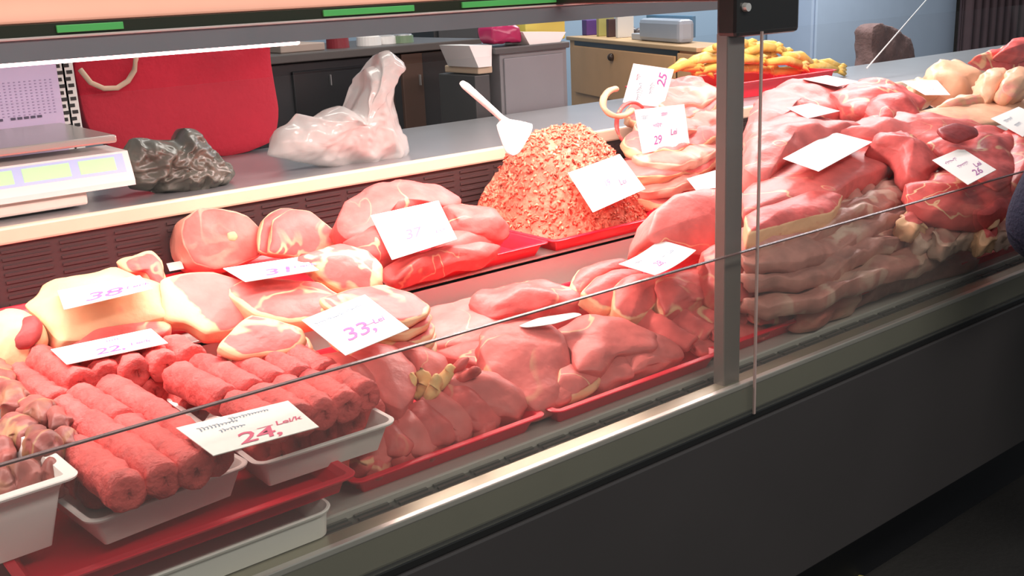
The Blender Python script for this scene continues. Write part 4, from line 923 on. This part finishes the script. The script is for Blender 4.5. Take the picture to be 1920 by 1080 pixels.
# dark fridge column
fr = empty('tall_cabinet', (at_y(870, 100, 3.9).x, 4.1, 0), 'tall dark grey cabinet between the workbench and the grey unit', 'cabinet')
bx('cabinet_body', 812, 915, 40, 300, 4.25, .4, plain('cab_dark', (0.045, 0.048, 0.05), .5), fr, zb_=0)
bx('door', 822, 905, 48, 250, 4.235, .015, plain('cab_door', (0.06, 0.062, 0.065), .45), fr, zb_=.1)
bx('handle', 828, 831, 120, 160, 4.22, .016, STEEL, fr, bev=.001)
# white container stack
ws = empty('storage_bin', (at_y(905, 120, 3.3).x, 3.4, 0), 'narrow stand holding a white bin left of the grey cabinet', 'bin')
bx('stand', 890, 926, 140, 300, 3.02, .22, plain('stand_dark', (0.05, 0.05, 0.05), .5), ws, zb_=0)
setp(bx('drawer', 896, 924, 124, 138, 3.01, .2, plain('tan', (0.42, 0.32, 0.22), .6), ws), 'tan drawer')
A = at_y(880, 86, 3.0); B = at_y(924, 124, 3.0)
prism('bin', [(A.x, A.z), (B.x, A.z - .004), (B.x - .005, B.z), (A.x + .035, B.z)], 3.0, 3.18, WPLAS, ws, axis='y')
# grey cabinet
gc = empty('grey_cabinet', (at_y(1000, 150, 3.2).x, 3.5, 0), 'plain grey cabinet between the white bin and the drawer unit', 'cabinet')
bx('cabinet_body', 936, 1068, 92, 300, 3.0, .27, GREYC, gc, zb_=0)
bx('cabinet_top', 928, 1069, 84, 96, 2.985, .30, plain('cab_top', (0.07, 0.07, 0.07), .4), gc)
bx('door', 945, 1062, 104, 290, 2.993, .01, plain('grey_door', (0.19, 0.19, 0.2), .5), gc, zb_=.2)
gt = at_y(998, 84, 2.985).z
A = at_y(980, 60, 3.0); B = at_y(1062, 82, 3.0)
prism('basin', [(A.x, A.z), (B.x, A.z - .012), (B.x - .03, gt), (A.x + .03, gt)], 3.0, 3.14, WPLAS, None, axis='y', label='white plastic basin on the grey cabinet', cat='basin')
bx('yellow_crate', 985, 1060, 36, 60, 3.16, .08, plain('yellow_green', (0.62, 0.52, 0.10), .5), zb_=gt, label='yellow crate behind the white basin', cat='crate')
slab('sweet_bag', [at_y(x, y, 3.02) for x, y in [(928, 82), (922, 55), (932, 46), (960, 44), (972, 52), (976, 80)]], (0, -1, 0), .08, plain('magenta', (0.35, 0.02, 0.09), .3, var=.4), dome=.02, bump=.008, label='dark pink packet on the grey cabinet left of the basin', cat='packet')
# wooden drawer unit
WOOD = plain('tan_wood', (0.76, 0.42, 0.19), .55, var=.15, scale=6)
# it stands turned, its front running from far left to near right
UA = at_y(1064, 68, 4.4); uz = UA.z; UB = at_z(1352, 93, uz)
ue = (UB - UA).normalized(); upn = Vector((-ue.y, ue.x, 0))
if upn.x + upn.y < 0: upn = -upn
UL = 0
def u_hit(px, py):
    d = ray(px, py); t = (UA - CAM).dot(upn) / d.dot(upn); P = CAM + d * t
    return (P - UA).dot(ue), P.z
def to_px(P):
    c_ = ROT.transposed() @ (Vector(P) - CAM); return CX + FPX * c_.x / c_.z
UL = u_hit(1306, 90)[0]; UD = .16
while UD < .5 and to_px(UA + ue * UL + upn * UD + Vector((0, 0, 0))) < 1385: UD += .01
UM = Matrix((ue, upn, Vector((0, 0, 1)))).transposed().to_4x4(); UM.translation = Vector((UA.x, UA.y, 0))
def ubox(name, s0, s1, d0, d1, z0, z1, mat, parent=None, bev=.004, **p):
    bm = bmesh.new(); bm_box(bm, s0, s1, d0, d1, z0, z1, bev)
    bmesh.ops.transform(bm, matrix=UM, verts=bm.verts)
    if UM.to_3x3().determinant() < 0: bmesh.ops.reverse_faces(bm, faces=bm.faces)
    return setp(bm_out(name, bm, mat, parent), **p)
du = empty('drawer_unit', UA.lerp(UB, .5) * 1.0, 'tan wooden drawer unit with a round dark knob behind the mince heap', 'drawer unit')
du.location.z = 0
ubox('unit_body', 0, UL, .012, UD - .01, 0, uz - .02, WOOD, du)
ubox('unit_top', -.01, UL + .01, -.006, UD, uz - .02, uz, plain('tan_top', (0.56, 0.36, 0.18), .5), du)
s0, zt0 = u_hit(1076, 92); s1, _ = u_hit(1266, 100); _, zb0 = u_hit(1150, 188)
ubox('drawer', s0, s1, -.004, .014, zb0, uz - .045, WOOD, du)
ubox('drawer_gap', s0, s1, .004, .013, uz - .045, uz - .02, BLACKM, du, bev=0)
ubox('drawer_gap', s1, s1 + .02, .004, .013, zb0, uz - .02, BLACKM, du, bev=0)
ubox('drawer', s1 + .02, max(UL - .01, s1 + .04), -.002, .014, zb0, uz - .03, WOOD, du)
ks, kz = u_hit(1150, 107)
bm = bmesh.new(); bmesh.ops.create_uvsphere(bm, u_segments=16, v_segments=10, radius=.019); bmesh.ops.transform(bm, matrix=UM @ Matrix.Translation((ks, -.012, kz)), verts=bm.verts)
bm_out('knob', bm, plain('knob_dark', (0.05, 0.025, 0.015), .3), du, smooth=True)
def on_unit(name, px0, px1, pyb, pyt, dep, mat, label, cat):
    dep = min(dep, .09)
    c0 = at_z((px0 + px1) / 2, pyb, uz); rel = c0 - UA; d = min(max(rel.dot(upn), .02), .9 * UD - dep)
    t = ray((px0 + px1) / 2, pyt); ztp = CAM.z + t.z * (c0.y / t.y); lo, hi = -.5, UL
    for _ in range(30):
        sc_ = (lo + hi) / 2
        if to_px(UA + ue * sc_ + upn * (d + dep / 2)) < (px0 + px1) / 2: lo = sc_
        else: hi = sc_
    w_ = (px1 - px0) / FPX * c0.length * .75
    return ubox(name, sc_ - w_ / 2, sc_ + w_ / 2, d, d + dep, uz, ztp, mat, None, .004, label=label, cat=cat)
on_unit('carton', 1096, 1124, 62, 34, .09, plain('purple', (0.10, 0.04, 0.20), .5), 'dark purple carton on the wooden drawer unit', 'box')
on_unit('carton', 1128, 1143, 64, 30, .09, plain('olive_y', (0.45, 0.42, 0.14), .5), 'narrow yellow green carton beside the purple one', 'box')
on_unit('carton', 1147, 1161, 65, 32, .09, plain('brown_d', (0.08, 0.04, 0.04), .5), 'narrow dark brown carton beside the yellow green one', 'box')
on_unit('paper_box', 1165, 1178, 66, 27, .09, WPLAS, 'upright white box left of the cash register', 'box')
for i in range(5):
    p = at_z(1186 + i * 11, 66 + (i % 2) * 2, uz); r = .022
    bm = bmesh.new(); bmesh.ops.create_icosphere(bm, subdivisions=2, radius=r)
    for v in bm.verts: v.co += v.normal * .005 * noise.noise(v.co * 90 + Vector((i, 0, 0)))
    bmesh.ops.transform(bm, matrix=Matrix.Translation((p.x, p.y, uz + r * .95)), verts=bm.verts)
    setp(bm_out('wrapped_ball', bm, plain('wrap_dark', (0.13, 0.11, 0.11), .3, var=.5, scale=40), None, smooth=True), 'small dark foil wrapped ball on the drawer unit, %s from the left' % ords[i], 'wrapped ball', 'foil balls on the drawer unit')
ra = at_z(1262, 72, uz); rs = (ra - UA).dot(ue); rb_ = at_z(1342, 78, uz); rs2 = (rb_ - UA).dot(ue); t = ray(1300, 32); rzt = CAM.z + t.z * (ra.lerp(rb_, .5).y / t.y)
cr_ = empty('cash_register', (ra.lerp(rb_, .5).x, ra.lerp(rb_, .5).y, uz), 'pale grey blue cash register on the drawer unit, left of the post', 'cash register')
ubox('register_body', rs, min(rs2, UL - .03), .06, UD - .06, uz, rzt, plain('reg_grey', (0.34, 0.38, 0.44), .4), cr_, bev=.02)
ubox('keypad', rs - .12, rs, .08, UD - .08, uz, uz + .03, plain('reg_pale', (0.45, 0.47, 0.5), .4), cr_)
ubox('screen', rs - .10, min(rs2, UL) - .05, UD - .05, UD - .03, uz + .02, rzt + .012, plain('screen_blue', (0.10, 0.22, 0.34), .2), cr_)
# right background
pn = empty('fridge', (at_y(1655, 60, 4.5).x, 4.6, 0), 'pale blue grey upright fridge against the back wall', 'fridge')
A = at_y(1524, 10, 4.5); B = at_y(1792, 10, 4.5)
box('fridge_body', A.x, B.x, 4.5, 4.88, 0, 2.1, plain('fridge_blue', (0.40, 0.48, 0.60), .45, var=.05), pn, bev=.01)
box('fridge_door', A.x + .02, B.x - .02, 4.48, 4.5, .1, 2.05, plain('fridge_blue2', (0.43, 0.52, 0.64), .4, var=.05), pn, bev=.008)
box('door_handle', A.x + .05, A.x + .075, 4.45, 4.48, 1.42, 1.7, STEEL, pn, bev=.004)
A = at_y(1793, 10, 4.6); B = at_y(1812, 10, 4.6)
box('trim_1', A.x, B.x, 4.6, 4.9, 0, 3.0, plain('beige_trim', (0.36, 0.34, 0.28), .6), None, kind='structure')
cu_ = empty('curtain', (at_y(1850, 60, 4.4).x, 4.4, 0), 'dark brown pleated curtain at the upper right', 'curtain')
xa = at_y(1800, 50, 4.4).x; V = []; F = []; K = 120
for z in (0.02, .7, 1.4, 2.2):
    for k in range(K + 1): V.append(Vector((xa + k * .014, 4.38 + .035 * math.sin(k * .75), z)))
for z in (0.02, .7, 1.4, 2.2):
    for k in range(K + 1): V.append(Vector((xa + k * .014, 4.395 + .035 * math.sin(k * .75), z)))
nv = 4 * (K + 1)
for j in range(3):
    for k in range(K):
        a0 = j * (K + 1) + k; F.append([a0, a0 + 1, a0 + K + 2, a0 + K + 1]); F.append([nv + a0, nv + a0 + K + 1, nv + a0 + K + 2, nv + a0 + 1])
mesh_obj('cloth', V, F, plain('curtain_brown', (0.085, 0.05, 0.055), .8, var=.3), cu_, True)
tube('curtain_rod', [(xa - .1, 4.39, 2.22), (xa + 1.8, 4.39, 2.22)], .015, STEEL, cu_)
# brown sack and white stick
slab('burlap_sack', [at_y(x, y, 3.3) for x, y in [(1636, 58), (1648, 44), (1668, 52), (1690, 62), (1708, 72), (1718, 110), (1728, 140), (1720, 172), (1650, 172), (1632, 140), (1636, 100)]], (0, -1, 0), .12, plain('sack_brown', (0.20, 0.12, 0.11), .9, bump=.6, var=.5, scale=20), dome=.03, bump=.012, label='brown sack standing behind the pink pork pieces', cat='sack')
box('side_table', at_y(1600, 150, 3.3).x, at_y(1600, 150, 3.3).x + 1.6, 3.2, 3.8, 0, at_y(1680, 172, 3.3).z, plain('table_grey', (0.16, 0.18, 0.2), .6), None, label='low grey block table carrying the brown sack', cat='table')
tube('thin_stick', [at_z(1625, 128, 1.15), at_y(1742, -6, 2.75)], .0028, WPLAS, None, seg=8, label='thin white stick rising in front of the blue fridge', cat='stick')

# small yellow ring on the floor
pr = at_z(1610, 1094, .006); pts = [pr + Vector((.032 * math.cos(t * PI / 10), .032 * math.sin(t * PI / 10), 0)) for t in range(20)]
bm = bmesh.new(); V = []; F = []
for i in range(24):
    for k in range(10):
        t = 2 * PI * i / 24; u = 2 * PI * k / 10; V.append(pr + Vector(((.032 + .006 * math.cos(u)) * math.cos(t), (.032 + .006 * math.cos(u)) * math.sin(t), .006 * math.sin(u))))
        F.append([i * 10 + k, ((i + 1) % 24) * 10 + k, ((i + 1) % 24) * 10 + (k + 1) % 10, i * 10 + (k + 1) % 10])
bm.free()
mesh_obj('yellow_ring', V, F, plain('ring_yellow', (0.6, 0.5, 0.14), .4), None, True); setp(bpy.data.objects['yellow_ring'], 'small yellow ring on the dark floor below the counter', 'ring')

# ------------------------------------------------------------------ the customer at the right edge
per = empty('person', (2.635, .91, 0), 'person in a navy jacket at the right edge, elbow bent beside the glass', 'person')
def skin(name, nodes, edges, mat, lev=2):
    me = bpy.data.meshes.new(name); me.from_pydata([Vector(n[0]) for n in nodes], edges, []); me.materials.append(mat)
    o = bpy.data.objects.new(name, me); C.objects.link(o); o.parent = per
    md = o.modifiers.new('s', 'SKIN'); md.use_smooth_shade = True
    for i, n in enumerate(nodes):
        sv = me.skin_vertices[0].data[i]; sv.radius = n[1] if isinstance(n[1], tuple) else (n[1], n[1]); sv.use_root = (i == 0)
    sb = o.modifiers.new('u', 'SUBSURF'); sb.levels = lev; sb.render_levels = lev
    return o
NAVY = plain('navy_cloth', (0.022, 0.026, 0.06), .85, bump=.5, var=.3, scale=10, bscale=120); DENIM = plain('dark_trouser', (0.02, 0.022, 0.03), .9); SKIN = plain('skin', (0.62, 0.36, 0.27), .5, sub=.1)
# elbow of the near arm is at x -0.44 from the body centre
W1 = (-.20, .19, .96)
skin('jacket', [((0, 0, .98), (.17, .13)), ((0, 0, 1.15), (.165, .125)), ((0, 0, 1.33), (.18, .13)), ((0, 0, 1.45), (.13, .10)), ((-.19, 0, 1.44), .085), ((-.35, .05, 1.22), .078), ((-.432, .10, 1.03), .074), ((-.36, .135, .965), .062), (W1, .045),
                ((.19, 0, 1.44), .085), ((.27, .01, 1.2), .07), ((.30, .05, 1.02), .062), ((.22, .17, .99), .045), ((0, 0, .84), (.175, .135))],
     [(0, 1), (1, 2), (2, 3), (3, 4), (4, 5), (5, 6), (6, 7), (7, 8), (3, 9), (9, 10), (10, 11), (11, 12), (0, 13)], NAVY)
skin('trousers', [((0, 0, .90), (.15, .12)), ((-.09, 0, .80), .095), ((-.10, .01, .48), .066), ((-.10, 0, .10), .052), ((.09, 0, .80), .095), ((.10, .01, .48), .066), ((.10, 0, .10), .052)], [(0, 1), (1, 2), (2, 3), (0, 4), (4, 5), (5, 6)], DENIM)
for s in (-1, 1): skin('shoe', [((s * .10, -.05, .05), .045), ((s * .10, .04, .045), .045), ((s * .10, .14, .035), (.045, .032))], [(0, 1), (1, 2)], BLACKM)
bd = [((0, 0, 1.50), .055), ((0, .005, 1.57), .052), ((0, .01, 1.63), .06), ((0, .02, 1.70), (.075, .09)), ((0, .01, 1.78), (.065, .085)), ((0, .115, 1.685), .012)]
skin('head', bd, [(0, 1), (1, 2), (2, 3), (3, 4), (3, 5)], SKIN)
for s in (-1, 1):
    skin('ear', [((s * .078, .0, 1.69), .012), ((s * .084, -.005, 1.715), .010)], [(0, 1)], SKIN, 1)
    e = skin('eye', [((s * .032, .098, 1.715), .010), ((s * .032, .100, 1.7155), .009)], [(0, 1)], BLACKM, 1)
skin('mouth', [((-.022, .102, 1.645), .005), ((.022, .102, 1.645), .005)], [(0, 1)], plain('lip', (.5, .16, .15), .5), 1)
skin('hair', [((0, -.045, 1.68), (.07, .055)), ((0, -.035, 1.75), (.075, .07)), ((0, 0, 1.80), (.07, .075)), ((0, .045, 1.805), (.05, .035))], [(0, 1), (1, 2), (2, 3)], plain('hair_dark', (.03, .02, .015), .7))
for s, w in ((-1, Vector(W1)), (1, Vector((.22, .17, .99)))):
    hd = w + Vector((.07 if s < 0 else -.05, .03, .0)); dr = (hd - w).normalized(); sd = dr.cross(Vector((0, 0, 1))).normalized()
    nodes = [(w, .028), (w.lerp(hd, .6), (.032, .02)), (hd, (.036, .017))]; edges = [(0, 1), (1, 2)]
    for j, L in enumerate((.062, .07, .066, .052)):
        b0 = hd + sd * (.027 - .018 * j); nodes += [(b0 + dr * .015, .009), (b0 + dr * (.015 + L * .5) + Vector((0, 0, -.006)), .0085), (b0 + dr * (.015 + L * .85) + Vector((0, 0, -.024)), .0075)]
        k0 = len(nodes) - 3; edges += [(2, k0), (k0, k0 + 1), (k0 + 1, k0 + 2)]
    b0 = w + dr * .02 + sd * .03; nodes += [(b0 + sd * .012 + dr * .01, .011), (b0 + sd * .028 + dr * .035 + Vector((0, 0, -.01)), .009)]; k0 = len(nodes) - 2; edges += [(1, k0), (k0, k0 + 1)]
    skin('hand', nodes, edges, SKIN, 2)

# ------------------------------------------------------------------ light
def area(name, loc, size, sy, power, col, rot=(0, 0, 0), spread=180):
    l = bpy.data.lights.new(name, 'AREA'); l.shape = 'RECTANGLE'; l.size = size; l.size_y = sy; l.energy = power; l.color = col; l.spread = math.radians(spread)
    o = bpy.data.objects.new(name, l); C.objects.link(o); o.location = loc; o.rotation_euler = rot
    return o
PINK = (1, .78, .72)
area('lamp_light', (0.15, 1.80, 1.452), 1.7, .05, 20, PINK, (math.radians(0), 0, 0))
area('lamp_light', (1.55, 1.94, 1.458), .9, .05, 17, PINK)
area('lamp_light', (3.0, 2.2, 1.75), 1.8, .1, 22, (1, .76, .74))
area('ledge_fill', (0.66, 1.705, 1.5225), 2.66, .010, 1.1, (1, .8, .7), (math.radians(168), 0, 0))  # added upward fill that brightens the salmon board
area('hall_light', (5.2, 3.7, 2.7), 3.0, .4, 75, (.95, .97, 1))
area('aisle_fill', (2.0, 3.1, 2.8), 1.6, .3, 26, (1, .95, .88), (math.radians(-12), math.radians(-20), 0))  # added fill so the drawer unit's front reads brighter
area('hall_light', (1.0, -0.6, 3.0), 3.5, .6, 75, (1, .97, .90))
w = bpy.data.worlds.new('world'); bpy.context.scene.world = w; w.use_nodes = True
bg = w.node_tree.nodes['Background']; bg.inputs['Color'].default_value = (.62, .66, .70, 1); bg.inputs['Strength'].default_value = .35
vs = bpy.context.scene.view_settings
vs.view_transform = 'Standard'; vs.look = 'None'; vs.gamma = 1; vs.exposure = 0.1; vs.use_curve_mapping = False
for o in list(bpy.data.objects):
    if o.type == 'LIGHT' and o.data.energy == 0: bpy.data.objects.remove(o)
